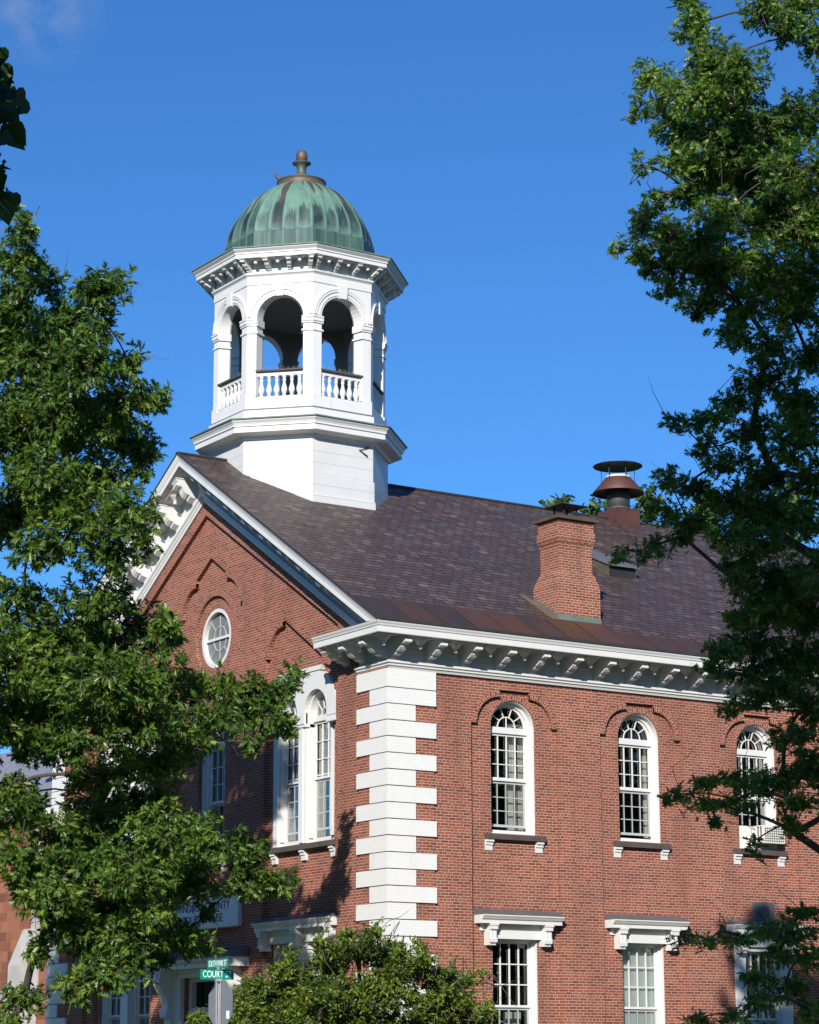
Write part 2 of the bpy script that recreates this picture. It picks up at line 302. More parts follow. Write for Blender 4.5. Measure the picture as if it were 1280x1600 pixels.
# ------------------------------------------------------------------ geometry helpers
class MB:
    def __init__(self): self.v, self.f, self.uv, self.mi, self.sm = [], [], [], [], []
    def add(self, verts, faces, uvs=None, mi=0, smooth=False):
        b = len(self.v); self.v += [tuple(map(float, p)) for p in verts]
        for k, fc in enumerate(faces):
            self.f.append(tuple(b+i for i in fc)); self.uv.append(uvs[k] if uvs else None); self.mi.append(mi); self.sm.append(smooth)
    def box(self, T, s0, s1, z0, z1, o0, o1, mi=0):
        c = [T(s, z, o) for o in (o0, o1) for z in (z0, z1) for s in (s0, s1)]
        self.add(c, [(0, 1, 3, 2), (4, 6, 7, 5), (0, 4, 5, 1), (2, 3, 7, 6), (0, 2, 6, 4), (1, 5, 7, 3)], mi=mi)
    def poly(self, T, outline, o0, o1, holes=(), mi=0):
        """a flat shape in (s, z) given thickness from o0 to o1"""
        loops = [list(outline)] + [list(h) for h in holes]
        tri = tessellate_polygon([[Vector((a, b, 0)) for a, b in lp] for lp in loops])
        pts = [p for lp in loops for p in lp]; n = len(pts)
        vs = [T(s, z, o0) for s, z in pts] + [T(s, z, o1) for s, z in pts]
        fs = [tuple(t) for t in tri] + [tuple(n+i for i in t) for t in tri]
        k = 0
        for lp in loops:
            m = len(lp)
            for i in range(m):
                a, b = k+i, k+(i+1) % m; fs.append((a, b, n+b, n+a))
            k += m
        self.add(vs, fs, mi=mi)
    def prof(self, T, profile, s0, s1, mi=0):
        """a profile in (o, z) drawn along s"""
        self.poly(lambda a, b, c: T(c, b, a), profile, s0, s1, mi=mi)
    def path_sweep(self, path, profile, mi=0):
        """path: plan points with per-point offset directions [(x, y, dx, dy)]; profile closed [(o, z)]"""
        n = len(profile); vs = []
        for (x, y, dx, dy) in path:
            vs += [(x+dx*o, y+dy*o, z) for o, z in profile]
        fs = []
        for k in range(len(path)-1):
            for i in range(n):
                j = (i+1) % n; fs.append((k*n+i, k*n+j, (k+1)*n+j, (k+1)*n+i))
        tri = tessellate_polygon([[Vector((a, b, 0)) for a, b in profile]])
        fs += [tuple(t) for t in tri] + [tuple((len(path)-1)*n+i for i in t) for t in tri]
        self.add(vs, fs, mi=mi)
    def ring(self, T, c, cz, r0, r1, a0, a1, o0, o1, n=16, mi=0, arcuv=False):
        """a curved band in the (s, z) plane, angles in degrees"""
        vs = []
        for i in range(n+1):
            a = math.radians(a0+(a1-a0)*i/n)
            for r in (r0, r1):
                for o in (o0, o1): vs.append(T(c+r*math.cos(a), cz+r*math.sin(a), o))
        fs, uv = [], []
        rm = (r0+r1)/2; w_ = r1-r0
        for i in range(n):
            b = i*4; d = b+4; u0, u1 = math.radians(abs(a1-a0))*rm*i/n, math.radians(abs(a1-a0))*rm*(i+1)/n
            fs += [(b+1, b+3, d+3, d+1), (b, d, d+2, b+2), (b+2, d+2, d+3, b+3), (b, b+1, d+1, d)]
            uv += [[(0, u0), (w_, u0), (w_, u1), (0, u1)], [(0, u0), (0, u1), (w_, u1), (w_, u0)], [(0, u0), (0, u1), (.1, u1), (.1, u0)], [(0, u0), (.1, u0), (.1, u1), (0, u1)]]
        e = n*4
        fs += [(0, 2, 3, 1), (e, e+1, e+3, e+2)]; uv += [[(0, 0), (w_, 0), (w_, .05), (0, .05)]]*2
        self.add(vs, fs, uv if arcuv else None, mi=mi)
    def tube(self, pts, radii, n=6, mi=0, smooth=True):
        pts = [np.array(p, float) for p in pts]; vs, fs = [], []
        for i, p in enumerate(pts):
            d = pts[min(i+1, len(pts)-1)]-pts[max(i-1, 0)]; d = d/(np.linalg.norm(d)+1e-9)
            a = np.cross(d, (0, 0, 1.0) if abs(d[2]) < 0.9 else (1.0, 0, 0)); a /= np.linalg.norm(a); b = np.cross(d, a)
            r = radii[i] if hasattr(radii, '__len__') else radii
            for k in range(n):
                t = 2*math.pi*k/n; vs.append(p+r*(math.cos(t)*a+math.sin(t)*b))
        for i in range(len(pts)-1):
            for k in range(n):
                fs.append((i*n+k, i*n+(k+1) % n, (i+1)*n+(k+1) % n, (i+1)*n+k))
        fs += [tuple(range(n))[::-1], tuple((len(pts)-1)*n+k for k in range(n))]
        self.add(vs, fs, mi=mi, smooth=smooth)
    def lathe(self, prof, cx, cy, n=32, a0=0.0, mi=0, smooth=True, uvs=None, capped=True):
        vs, fs = [], []
        for r, z in prof:
            for k in range(n):
                t = a0+2*math.pi*k/n; vs.append((cx+r*math.cos(t), cy+r*math.sin(t), z))
        for i in range(len(prof)-1):
            for k in range(n): fs.append((i*n+k, i*n+(k+1) % n, (i+1)*n+(k+1) % n, (i+1)*n+k))
        self.add(vs, fs, mi=mi, smooth=smooth)
        if capped:
            b = len(self.v)-len(vs)
            for ring in (list(range(n))[::-1], [(len(prof)-1)*n+k for k in range(n)]):
                self.f.append(tuple(b+i for i in ring)); self.uv.append(None); self.mi.append(mi); self.sm.append(False)
    def build(self, name, mats, parent=None, recalc=True):
        me = bpy.data.meshes.new(name); me.from_pydata(self.v, [], self.f)
        mats = mats if isinstance(mats, (list, tuple)) else [mats]
        for m in mats: me.materials.append(m)
        me.polygons.foreach_set('material_index', self.mi); me.polygons.foreach_set('use_smooth', self.sm)
        V = np.array(self.v); lay = me.uv_layers.new(name='UVMap'); co = np.zeros(2*len(me.loops))
        for k, p in enumerate(me.polygons):
            nx, ny, nz = p.normal
            for q, li in enumerate(p.loop_indices):
                if self.uv[k] is not None: co[2*li], co[2*li+1] = self.uv[k][q]; continue
                x, y, z = V[self.f[k][q]]
                if abs(nx) > abs(ny) and abs(nx) > abs(nz): a, b = y, z
                elif abs(ny) >= abs(nz): a, b = x, z
                else: a, b = x, y
                co[2*li], co[2*li+1] = a, b
        lay.data.foreach_set('uv', co)
        if recalc:
            bm = bmesh.new(); bm.from_mesh(me); bmesh.ops.recalc_face_normals(bm, faces=bm.faces); bm.to_mesh(me); bm.free()
        o = bpy.data.objects.new(name, me); COL.objects.link(o)
        if parent: o.parent = parent
        return o

def tag(o, label=None, cat=None, group=None, kind=None):
    if label: o['label'] = label
    if cat: o['category'] = cat
    if group: o['group'] = group
    if kind: o['kind'] = kind
    return o

def empty(name, label, cat, loc=(0, 0, 0), group=None):
    e = bpy.data.objects.new(name, None); COL.objects.link(e); e.location = loc; e.empty_display_size = 0.3
    tag(e, label, cat, group); return e

def put(o, root):
    """parent a mesh built in world coordinates to an Empty standing somewhere"""
    o.parent = root; o.matrix_parent_inverse = Matrix.Translation(-Vector(root.location)); return o

def arc(c, z, r, a0, a1, n=14):
    return [(c+r*math.cos(math.radians(a0+(a1-a0)*i/n)), z+r*math.sin(math.radians(a0+(a1-a0)*i/n))) for i in range(n+1)]

def TE(s, z, o): return (s, -o, z)           # eave wall: s along +X, o outward
def TG(s, z, o): return (-o, s, z)           # gable wall: s along +Y, o outward

# ------------------------------------------------------------------ ground
g = MB(); R_ = 1500.0
g.add([(-R_, -R_, 0), (R_, -R_, 0), (R_, R_, 0), (-R_, R_, 0)], [(0, 1, 2, 3)]); tag(g.build('ground', M['grass']), kind='structure')
g = MB(); g.add([(-22, -200, .004), (-14, -200, .004), (-14, 200, .004), (-22, 200, .004)], [(0, 1, 2, 3)])
g.add([(-14, -24, .004), (200, -24, .004), (200, -16, .004), (-14, -16, .004)], [(0, 1, 2, 3)]); tag(g.build('road', M['asphalt']), kind='structure')
g = MB(); g.box(TE, -13.9, 60, 0, .12, 13.6, 15.6); g.box(TG, -13.5, 60, 0, .12, 12.2, 13.9); tag(g.build('pavement', M['concrete']), kind='structure')

# ------------------------------------------------------------------ the courthouse
L, W, YC, YB = 26.0, 18.0, 9.0, 8.9
SL = 0.605; OH = 0.95; ZE = 11.61
def zroof(y): return ZE+SL*(min(y, W-y)+OH)
CH = empty('courthouse', 'red brick courthouse with white quoins, slate gable roof and white octagonal cupola', 'courthouse', (8, 9, 0))
def part(mb, name, mat, parent=None):
    o = mb.build(name, mat)
    if parent is None: put(o, CH)
    else: o.parent = parent
    return o

BAYS = [3.575+3.86*k for k in range(6)]
def eave_panel(c):
    p = [(c-1.29, .9), (c-1.29, 9.62), (c-1.12, 9.62)]
    p += [(c-.45-.67*math.cos(math.radians(a)), 9.62+.67*math.sin(math.radians(a))) for a in range(9, 91, 9)]
    p += [(c-.45, 10.46), (c+.45, 10.46)]
    p += [(c+.45+.67*math.cos(math.radians(a)), 9.62+.67*math.sin(math.radians(a))) for a in range(90, 0, -9)]
    p += [(c+1.12, 9.62), (c+1.29, 9.62), (c+1.29, .9)]
    return p
def arch_open(c, hw, z0, zs): return [(c-hw, z0), (c+hw, z0)] + arc(c, zs, hw, 0, 180, 18)
def rect(s0, s1, z0, z1): return [(s0, z0), (s1, z0), (s1, z1), (s0, z1)]

wall = MB()
wall.poly(TE, rect(.5, L, 0, 11.6), -.10, 0, [eave_panel(c) for c in BAYS])
upper = [arch_open(c, .655, 7.03, 9.58) for c in BAYS]
lower = [rect(c-.66, c+.66, 1.55, 4.62) if k != 2 else rect(c-.95, c+.95, .3, 4.62) for k, c in enumerate(BAYS)]
wall.poly(TE, rect(.5, L-.5, 0, 11.6), -.48, -.10, upper+lower)
wall.box(TE, -.03, 1.20, 0, 10.9, -.48, .03)          # corner pier
# gable layers
def rakeline(s, z0, k): return z0-k*abs(s-YC)
big = [(2.2, .9), (W-2.2, .9), (W-2.2, rakeline(W-2.2, 16.1, .59)), (YC, 16.1), (2.2, rakeline(2.2, 16.1, .59))]
outer = [(.5, 0), (W-.5, 0), (W-.5, zroof(W-.5)-.1), (YC, zroof(YC)-.1), (.5, zroof(.5)-.1)]
outA = [(1.2, 0), (W-1.2, 0), (W-1.2, 10.9), (W-1.35, 10.9), (W-1.35, zroof(1.35)-.1), (YC, zroof(YC)-.1), (1.35, zroof(1.35)-.1), (1.35, 10.9), (1.2, 10.9)]
wall.poly(TG, outA, -.08, .08, [big])
def qarc(cx, cz, r, a0, a1): return [(cx+r*math.cos(math.radians(a)), cz+r*math.sin(math.radians(a))) for a in np.linspace(a0, a1, 9)]
cen = [(YB-1.75, .9), (YB+1.75, .9), (YB+1.75, 13.48), (YB+1.56, 13.48)] + qarc(YB+.82, 13.48, .76, 8, 90) + [(YB+.82, 14.43), (YB, 14.93), (YB-.82, 14.43)] \
    + qarc(YB-.82, 13.48, .76, 90, 172) + [(YB-1.56, 13.48), (YB-1.75, 13.48)]
def side_bay(sg):
    q = [(2.48, .9), (5.95, .9), (5.95, 11.74), (5.8, 11.74)] + qarc(5.05, 11.74, .74, 8, 90) + [(5.05, 12.68), (3.17, 11.50), (3.12, 11.26)] \
        + [(2.92, 11.23), (2.70, 11.12), (2.60, 10.9), (2.57, 10.58), (2.48, 10.56)]
    return q if sg > 0 else [(2*YB-a, b) for a, b in q][::-1]
wall.poly(TG, outer, -.16, -.04, [cen, side_bay(1), side_bay(-1)])
PAIRC = (4.17, 2*YB-4.17)
def pair_open(c): return [(c-1.44, 6.95), (c+1.44, 6.95), (c+1.44, 10.45), (c+1.15, 10.76), (c-1.15, 10.76), (c-1.44, 10.45)]
mid_open = arch_open(YB, .72, 6.95, 10.0)
gl_low = [rect(c-1.5, c+1.5, 1.5, 4.62) for c in PAIRC] + [rect(YB-1.3, YB+1.3, .1, 3.95)]
OV = (8.88, 12.76)
wins_g = [pair_open(c) for c in PAIRC] + [mid_open] + gl_low
wall.poly(TG, outer, -.24, -.16, wins_g+[arc(OV[0], OV[1]+.08, 1.05, 0, 350, 35)])
wall.poly(TG, outer, -.52, -.24, wins_g+[arc(OV[0], OV[1], .80, 0, 350, 35)])
wall.box(TG, -.03, 1.2, 0, 10.9, -.1, .10); wall.box(TG, W-1.2, W+.03, 0, 10.9, -.1, .10)
# far sides
wall.box(lambda s, z, o: (s, W-.5+o, z), .5, L, 0, 11.9, 0, .5); wall.poly(lambda s, z, o: (L-.5+o, s, z), [(0, 0), (W, 0), (W, zroof(W)-.1), (YC, zroof(YC)-.1), (0, zroof(0)-.1)], 0.02, .5)
part(wall, 'brick_wall', M['brick'])
def arch_part(fn):
    m = MB(); fn(m); part(m, 'brick_arch', M['brick_arch'])
for c in BAYS:
    arch_part(lambda m: m.ring(TE, c, 9.58, .658, .79, 0, 180, -.2, -.092, 28, arcuv=True))
    arch_part(lambda m: m.ring(TE, c-.45, 9.62, .672, .79, 90, 178, -.05, .008, 14, arcuv=True)); arch_part(lambda m: m.ring(TE, c+.45, 9.62, .672, .79, 2, 90, -.05, .008, 14, arcuv=True))
arch_part(lambda m: m.ring(TG, OV[0], OV[1]+.08, 1.052, 1.2, 0, 360, -.22, -.152, 48, arcuv=True)); arch_part(lambda m: m.ring(TG, OV[0], OV[1], .802, .94, 0, 360, -.3, -.232, 40, arcuv=True))
for sg in (-1, 1): arch_part(lambda m: m.ring(TG, YB+sg*.82, 13.48, .763, .88, 90, 90-sg*84, -.12, -.032, 14, arcuv=True))
arch_part(lambda m: m.ring(TG, 5.05, 11.74, .743, .86, 6, 90, -.12, -.032, 14, arcuv=True))

# quoins: white painted blocks that wrap the corner
PQ = .075; PG = .14
for k in range(28):
    zt = 10.70 if k == 0 else 10.25-.3815*(k-1); zb = 10.25-.3815*k
    if zb < 0: break
    lx, ly = (1.24, 1.26) if k == 0 else ((1.24, .68) if k % 2 else (.66, 1.26))
    for far in (False, True):
        q = MB()
        pl = [(-PG, -PQ), (lx, -PQ), (lx, .02), (.02, .02), (.02, ly), (-PG, ly)]
        if far: pl = [(a, W-b) for a, b in pl]
        q.poly(lambda a, b, c: (a, b, c), pl, zb+.024, zt); part(q, 'quoin', M['brick_white'])

# cornice along the eave, round the corner and a short return on the gable
xr, yr = L, 1.95
def path(o_end): return [(xr, 0, 0, -1), (0, 0, -1, -1), (0, yr if o_end > .5 else 1.32, -1, 0)]
fas = [(.01, 11.40), (.84, 11.40), (.84, 11.362), (.92, 11.362), (.92, 11.50), (.945, 11.515), (.945, 11.545), (.975, 11.59), (.985, 11.625), (.0, 11.625)]
bed = [(.0, 10.70), (.07, 10.70), (.09, 10.755), (.125, 10.77), (.125, 10.805), (.17, 10.83), (.17, 10.885), (.0, 10.885)]
fr = [(.0, 10.885), (.055, 10.885), (.055, 11.40), (.0, 11.40)]
c_ = MB(); c_.path_sweep(path(1), fas); c_.path_sweep(path(0), bed); c_.path_sweep([(xr, 0, 0, -1), (0, 0, -1, -1), (0, 1.30, -1, 0)], fr); part(c_, 'cornice', M['white_board']); c_ = MB()
c2 = [(0, W-yr, -1, 0), (0, W, -1, 1), (xr, W, 0, 1)]
c_.path_sweep(c2, fas); c_.path_sweep([(0, W-1.32, -1, 0), (0, W, -1, 1), (xr, W, 0, 1)], bed)
part(c_, 'cornice', M['white_board'])
# lead capping over the returns
for y0 in (0, W-yr):
    d = MB(); d.prof(TG, [(.0, 11.63), (.985, 11.63), (.985, 11.642), (.0, 11.80)], y0 + (.0 if y0 else -.62), y0+yr+(.62 if y0 else 0)); part(d, 'return_capping', M['lead'])
# rake cornices
def TR(sg):
    def T(s, h, o):
        y = -OH+s; return (-o, y if sg > 0 else W-y, ZE+SL*s+h)
    return T
SR = YC+OH
for sg in (1, -1):
    T = TR(sg); r = MB()
    r.prof(T, [(.0, -.245), (.866, -.245), (.866, -.27), (.926, -.27), (.926, -.115), (.951, -.10), (.951, -.07), (.981, -.02), (.991, .02), (.0, .02)], .06, SR)
    r.prof(T, [(.0, -1.17), (.14, -1.17), (.16, -1.10), (.19, -1.08), (.19, -1.03), (.24, -1.0), (.24, -.92), (.0, -.92)], 1.9, SR)
    r.prof(T, [(.0, -.92), (.12, -.92), (.12, -.245), (.0, -.245)], 1.9, SR)
    part(r, 'rake_cornice', M['white'])

def bracket_prof(z1, z0, omax, omin):
    """a console: stepped head, ribbed belly, small foot, between soffit z1 and foot z0"""
    h, w_ = z1-z0, omax-omin
    P_ = [(0, 1), (1, 1), (1, .86), (.93, .84), (.93, .80), (.99, .78), (.99, .68), (.86, .64), (.80, .66), (.72, .60), (.70, .50), (.62, .40), (.52, .34), (.44, .34), (.42, .26),
          (.30, .22), (.20, .20), (.18, .10), (.06, .06), (.06, 0), (0, 0)]
    return [(omin+a*w_, z0+b*h) for a, b in P_]
def bracket(T, s, z1, z0, om, wd, parent=None):
    b = MB(); b.prof(T, bracket_prof(z1, z0, om, .03), s-wd/2, s+wd/2)
    b.box(T, s-wd/2-.025, s+wd/2+.025, z1-.05, z1-.001, .03, om+.03)
    return part(b, 'bracket', M['white'], parent)
def pendant(T, s, z, o, r=.155, parent=None, h=.23):
    p = MB(); x, y, zz = T(s, z, o)
    p.box(T, s-r*1.25, s+r*1.25, z-.045, z-.001, o-r*1.25, o+r*1.25)
    p.lathe([(.02, zz-h-.05), (.05, zz-h-.03), (.055, zz-h), (.035, zz-h+.03), (r*.5, zz-h*.68), (r*.62, zz-h*.6), (r*.8, zz-h*.44), (r*.92, zz-h*.40), (r*1.0, zz-h*.24), (r*1.08, zz-h*.2), (r*1.08, zz-.04)], x, y, 14)
    return part(p, 'pendant', M['white'], parent)
for k in range(0, 16):
    bracket(TE, float(k)+.0, 11.40, 10.86, .80, .19)
    pendant(TE, k+.5, 11.40, .52)
pendant(lambda s, z, o: (-.52+s, -.52-o, z), 0, 11.40, 0)
for y in (0.05, .95): bracket(TG, y, 11.40, 10.86, .80, .19); pendant(TG, y+.48, 11.40, .52)
bracket(TG, 1.75, 11.40, 10.95, .80, .19)
for sg in (1, -1):
    T = TR(sg)
    for k in range(8):
        s = 2.95+.93*k; bracket(T, s, -.245, -.90, .80, .19)
        if k < 8: pendant(T, s+.46, -.245, .52)

# roof
ro = MB()
def roof_plane(sg):
    x0, x1 = -.965, L+.95
    yA, yB_ = -OH-.03, YC
    def pt(x, y, d): return (x, y if sg > 0 else W-y, ZE+SL*(y+OH)+d)
    v = [pt(x0, yA, .02), pt(x1, yA, .02), pt(x1, yB_, .02), pt(x0, yB_, .02), pt(x0, yA, .075), pt(x1, yA, .075), pt(x1, yB_, .075), pt(x0, yB_, .075)]
    k = math.sqrt(1+SL*SL); uvt = [(x0, yA*k), (x1, yA*k), (x1, yB_*k), (x0, yB_*k)]
    ro.add(v, [(0, 3, 2, 1), (4, 5, 6, 7), (0, 1, 5, 4), (1, 2, 6, 5), (3, 0, 4, 7)], [None, uvt, None, None, None])
roof_plane(1); roof_plane(-1)
ROOF = part(ro, 'roof', M['slate'])
rd = MB()
for sg in (1, -1):
    T = TR(sg); rd.prof(T, [(.95, .022), (1.0, .022), (1.0, .095), (.95, .095)], -.02, SR)
rd.prof(TE, [(.97, 11.632), (1.01, 11.632), (1.01, 11.70), (.97, 11.70)], -.96, L+.9)
rd.box(lambda s, z, o: (s, YC+o, z), -1.0, L+.9, zroof(YC)+.06, zroof(YC)+.105, -.07, .07)
rd.build('drip_edge', M['drip']).parent = ROOF
ap = MB()
def RPt(x, y, d): return (x, y, ZE+SL*(y+OH)+.075+d)
xs = np.linspace(-.93, L+.9, 60)
for a, b in zip(xs[:-1], xs[1:]):
    y1a = .24 if a < 6.4 else -.12; y1b = .24 if a < 6.4 else -.12
    k = 1.169
    ap.add([RPt(a, -OH-.035, .008), RPt(b, -OH-.035, .008), RPt(b, y1b, .008), RPt(a, y1a, .008)], [(0, 1, 2, 3)], [[(a, -OH*k), (b, -OH*k), (b, y1b*k), (a, y1a*k)]])
for k in range(30):
    x = -.92+.92*k
    if x < L: ap.add([RPt(x-.012, -OH-.03, .008), RPt(x+.012, -OH-.03, .008), RPt(x+.012, .1, .008), RPt(x-.012, .1, .008), RPt(x-.012, -OH-.03, .03), RPt(x+.012, -OH-.03, .03), RPt(x+.012, .1, .03), RPt(x-.012, .1, .03)],
                [(0, 1, 5, 4), (1, 2, 6, 5), (2, 3, 7, 6), (3, 0, 4, 7), (4, 5, 6, 7)])
ap.build('copper_apron', M['apron']).parent = ROOF

# interior that keeps the window openings dark
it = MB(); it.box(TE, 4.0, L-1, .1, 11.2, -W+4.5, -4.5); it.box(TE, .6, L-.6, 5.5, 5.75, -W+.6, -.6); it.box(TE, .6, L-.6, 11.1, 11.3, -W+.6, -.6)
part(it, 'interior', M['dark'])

# ------------------------------------------------------------------ windows
def bars(mb, T, s0, s1, z0, z1, o0, o1, cols, rows, bw=.022, st=.055, rows_at=None):
    """sash: stiles, rails and glazing bars"""
    mb.box(T, s0, s0+st, z0, z1, o0, o1); mb.box(T, s1-st, s1, z0, z1, o0, o1); mb.box(T, s0+st, s1-st, z0, z0+st, o0, o1); mb.box(T, s0+st, s1-st, z1-st, z1, o0, o1)
    for i in range(1, cols):
        x = s0+st+(s1-s0-2*st)*i/cols; mb.box(T, x-bw/2, x+bw/2, z0+st, z1-st, o0+.004, o1-.004)
    for j in range(1, rows):
        z = z0+st+(z1-z0-2*st)*j/rows; mb.box(T, s0+st, s1-st, z-bw/2, z+bw/2, o0+.007, o1-.007)
def pane(T, outline, o, parent, mat='glass'):
    p = MB(); p.poly(T, outline, o-.004, o); return part(p, 'pane', M[mat], parent)

def arched_window(T, c, hw, z0, zs, of, zt0, zt1, zm, fr=.085, cols=4, jamb=True, od=.30):
    """of: outer face of the frame; the sashes stand od behind it"""
    f = MB(); osh = of-od+.06
    out = arch_open(c, hw-.004, z0+.004, zs); inn = arch_open(c, hw-fr, z0+.10, zs)
    f.poly(T, out, of-od, of-.02, [arch_open(c, hw-.022, z0+.022, zs)]); f.poly(T, arch_open(c, hw-.020, z0+.02, zs), of-od, of-od+.13, [inn]); f.box(T, c-hw+fr, c+hw-fr, zt0, zt1, osh-.06, osh+.05)
    W_ = part(f, 'window', M['white_plain'])
    r = hw-fr
    s = MB(); s.ring(T, c, zs, r-.05, r-.001, 0, 180, osh-.04, osh, 24)
    s.ring(T, c, zt1, .25, .275, 0, 180, osh-.03, osh-.004, 18)
    for a in (38, 72, 108, 142):
        ca, sa = math.cos(math.radians(a)), math.sin(math.radians(a)); w2 = .012
        s.poly(T, [(c+.27*ca+w2*sa, zt1+.27*sa-w2*ca), (c+(r-.04)*ca+w2*sa, zs+(r-.04)*sa-w2*ca), (c+(r-.04)*ca-w2*sa, zs+(r-.04)*sa+w2*ca), (c+.27*ca-w2*sa, zt1+.27*sa+w2*ca)], osh-.03, osh-.006)
    s.box(T, c-.012, c+.012, zt1, zt1+.255, osh-.03, osh-.008)
    bars(s, T, c-r, c+r, zm, zt0, osh-.045, osh, cols, 3); s.box(T, c-r, c+r, zm+.056, zm+.085, osh-.1, osh-.05)
    part(s, 'sash', M['white_plain'], W_)
    l = MB(); bars(l, T, c-r, c+r, z0+.19, zm-.002, osh-.10, osh-.05, cols, 3, st=.06); part(l, 'sash', M['grey_sash'], W_)
    pane(T, [(c-r+.01, z0+.13), (c+r-.01, z0+.13)] + arc(c, zs, r-.02, 0, 180, 16), osh-.06, W_)
    return W_
def sill(T, s0, s1, z0, z1, o0, o1, brs, mat='sill'):
    m = MB(); m.prof(T, [(o0, z0), (o1, z0), (o1, z1-.025), (o0, z1)], s0, s1); S_ = part(m, 'sill', M[mat])
    for s in brs:
        b = MB(); b.prof(T, [(o0, z0-.001), (o1-.03, z0-.001), (o1-.03, z0-.06), (o1-.07, z0-.07), (o1-.07, z0-.13), (o1-.10, z0-.14), (o1-.11, z0-.26), (o0, z0-.26)], s-.105, s+.105)
        part(b, 'sill_bracket', M['white'], S_)
UPW = []
for k, c in enumerate(BAYS[:5]):
    UPW.append(arched_window(TE, c, .655, 7.03, 9.58, -.115, 9.46, 9.61, 8.32))
    sill(TE, c-.87, c+.87, 6.88, 7.028, -.2, .03, (c-.75, c+.72))

def hood(T, c, hw, zt, o1=.30, ob=-.10):
    h = MB()
    h.prof(T, [(ob, zt-.30), (o1-.10, zt-.30), (o1-.10, zt-.22), (o1-.06, zt-.20), (o1-.03, zt-.16), (o1, zt-.13), (o1, zt-.10), (ob, zt-.10)], c-hw, c+hw)
    H_ = part(h, 'hood', M['white'])
    t = MB(); t.box(T, c-hw+.14, c+hw-.14, zt-.46, zt-.302, ob+.002, ob+.06); part(t, 'hood_frieze', M['white_plain'], H_)
    t = MB(); t.prof(T, [(ob, zt-.098), (o1+.01, zt-.098), (o1+.01, zt-.085), (ob, zt+.045)], c-hw-.01, c+hw+.01); part(t, 'hood_capping', M['lead'], H_)
    return H_
def hood_console(T, s, z1, z0, H_, om=.2, wd=.2, ob=-.1):
    b = MB(); h = z1-z0
    b.prof(T, [(ob, z1), (om, z1), (om, z1-.13), (om-.06, z1-.15), (om-.06, z1-.3), (om-.03, z1-.36), (om-.04, z0+.07), (om-.09, z0+.05), (om-.10, z0), (ob, z0)], s-wd/2, s+wd/2)
    b.box(T, s-wd/2-.02, s+wd/2+.02, z1-.04, z1-.001, ob, om+.02)
    for q in (-1, 1): b.box(T, s+q*wd*.25-.02, s+q*wd*.25+.02, z0+.06, z1-.17, om-.075, om-.035)
    part(b, 'hood_bracket', M['white'], H_)
def rect_window(T, s0, s1, z0, z1, of, zm, cols=4, rows=3, od=.28, fr=.07, low='grey_sash', pm='glass'):
    f = MB(); osh = of-od+.06
    f.poly(T, rect(s0+.004, s1-.004, z0+.004, z1-.004), of-od, of-.02, [rect(s0+.024, s1-.024, z0+.024, z1-.03)]); f.poly(T, rect(s0+.022, s1-.022, z0+.022, z1-.028), of-od, of-od+.13, [rect(s0+fr, s1-fr, z0+.09, z1-.10)])
    W_ = part(f, 'window', M['white_plain'])
    s = MB(); bars(s, T, s0+fr, s1-fr, zm, z1-.10, osh-.045, osh, cols, rows, bw=.028); part(s, 'sash', M['white_plain'], W_)
    l = MB(); bars(l, T, s0+fr, s1-fr, z0+.09, zm-.002, osh-.10, osh-.05, cols, rows, bw=.028); part(l, 'sash', M[low], W_)
    pane(T, rect(s0+fr+.01, s1-fr-.01, z0+.1, z1-.11), osh-.06, W_, pm)
    return W_
LOW = []
for k, c in enumerate(BAYS[:5]):
    H_ = hood(TE, c, 1.17, 5.20)
    for q in (-.80, .80): hood_console(TE, c+q, 4.898, 4.40, H_)
    if k == 2:
        d = MB(); d.poly(TE, rect(c-.946, c+.946, .304, 4.616), -.36, -.09, [rect(c-.58, c+.58, .31, 4.45)]); d.box(TE, c-.62, c+.62, 4.56, 4.76, -.098, .0)
        D_ = part(d, 'window', M['white_plain'])
        s = MB(); bars(s, TE, c-.58, c+.58, 2.75, 4.45, -.30, -.25, 4, 3, bw=.028); part(s, 'sash', M['white_plain'], D_)
        s = MB(); bars(s, TE, c-.58, c+.58, .9, 2.748, -.34, -.30, 4, 3, bw=.028); part(s, 'sash', M['grey_sash'], D_)
        pane(TE, rect(c-.57, c+.57, .92, 4.43), -.31, D_)
        continue
    LOW.append(rect_window(TE, c-.66, c+.66, 1.55, 4.62, -.115, 2.99))
    b = MB(); b.box(TE, c-.70, c+.70, 4.56, 4.76, -.098, .0); part(b, 'head_board', M['white_plain'], LOW[-1])
    sill(TE, c-.82, c+.82, 1.40, 1.548, -.2, .03, (c-.7, c+.7))
# keystone plaque with a ring over the third lower window
p = MB(); c = BAYS[2]; p.box(TE, c-.33, c+.33, 5.16, 5.68, -.098, .03); PL = part(p, 'stone_plaque', M['lead'])
p = MB(); p.ring(TE, c, 5.44, .13, .18, 0, 360, .031, .06, 28); p.box(TE, c-.13, c+.13, 5.2, 5.24, .031, .055); part(p, 'plaque_ring', M['lead'], PL)

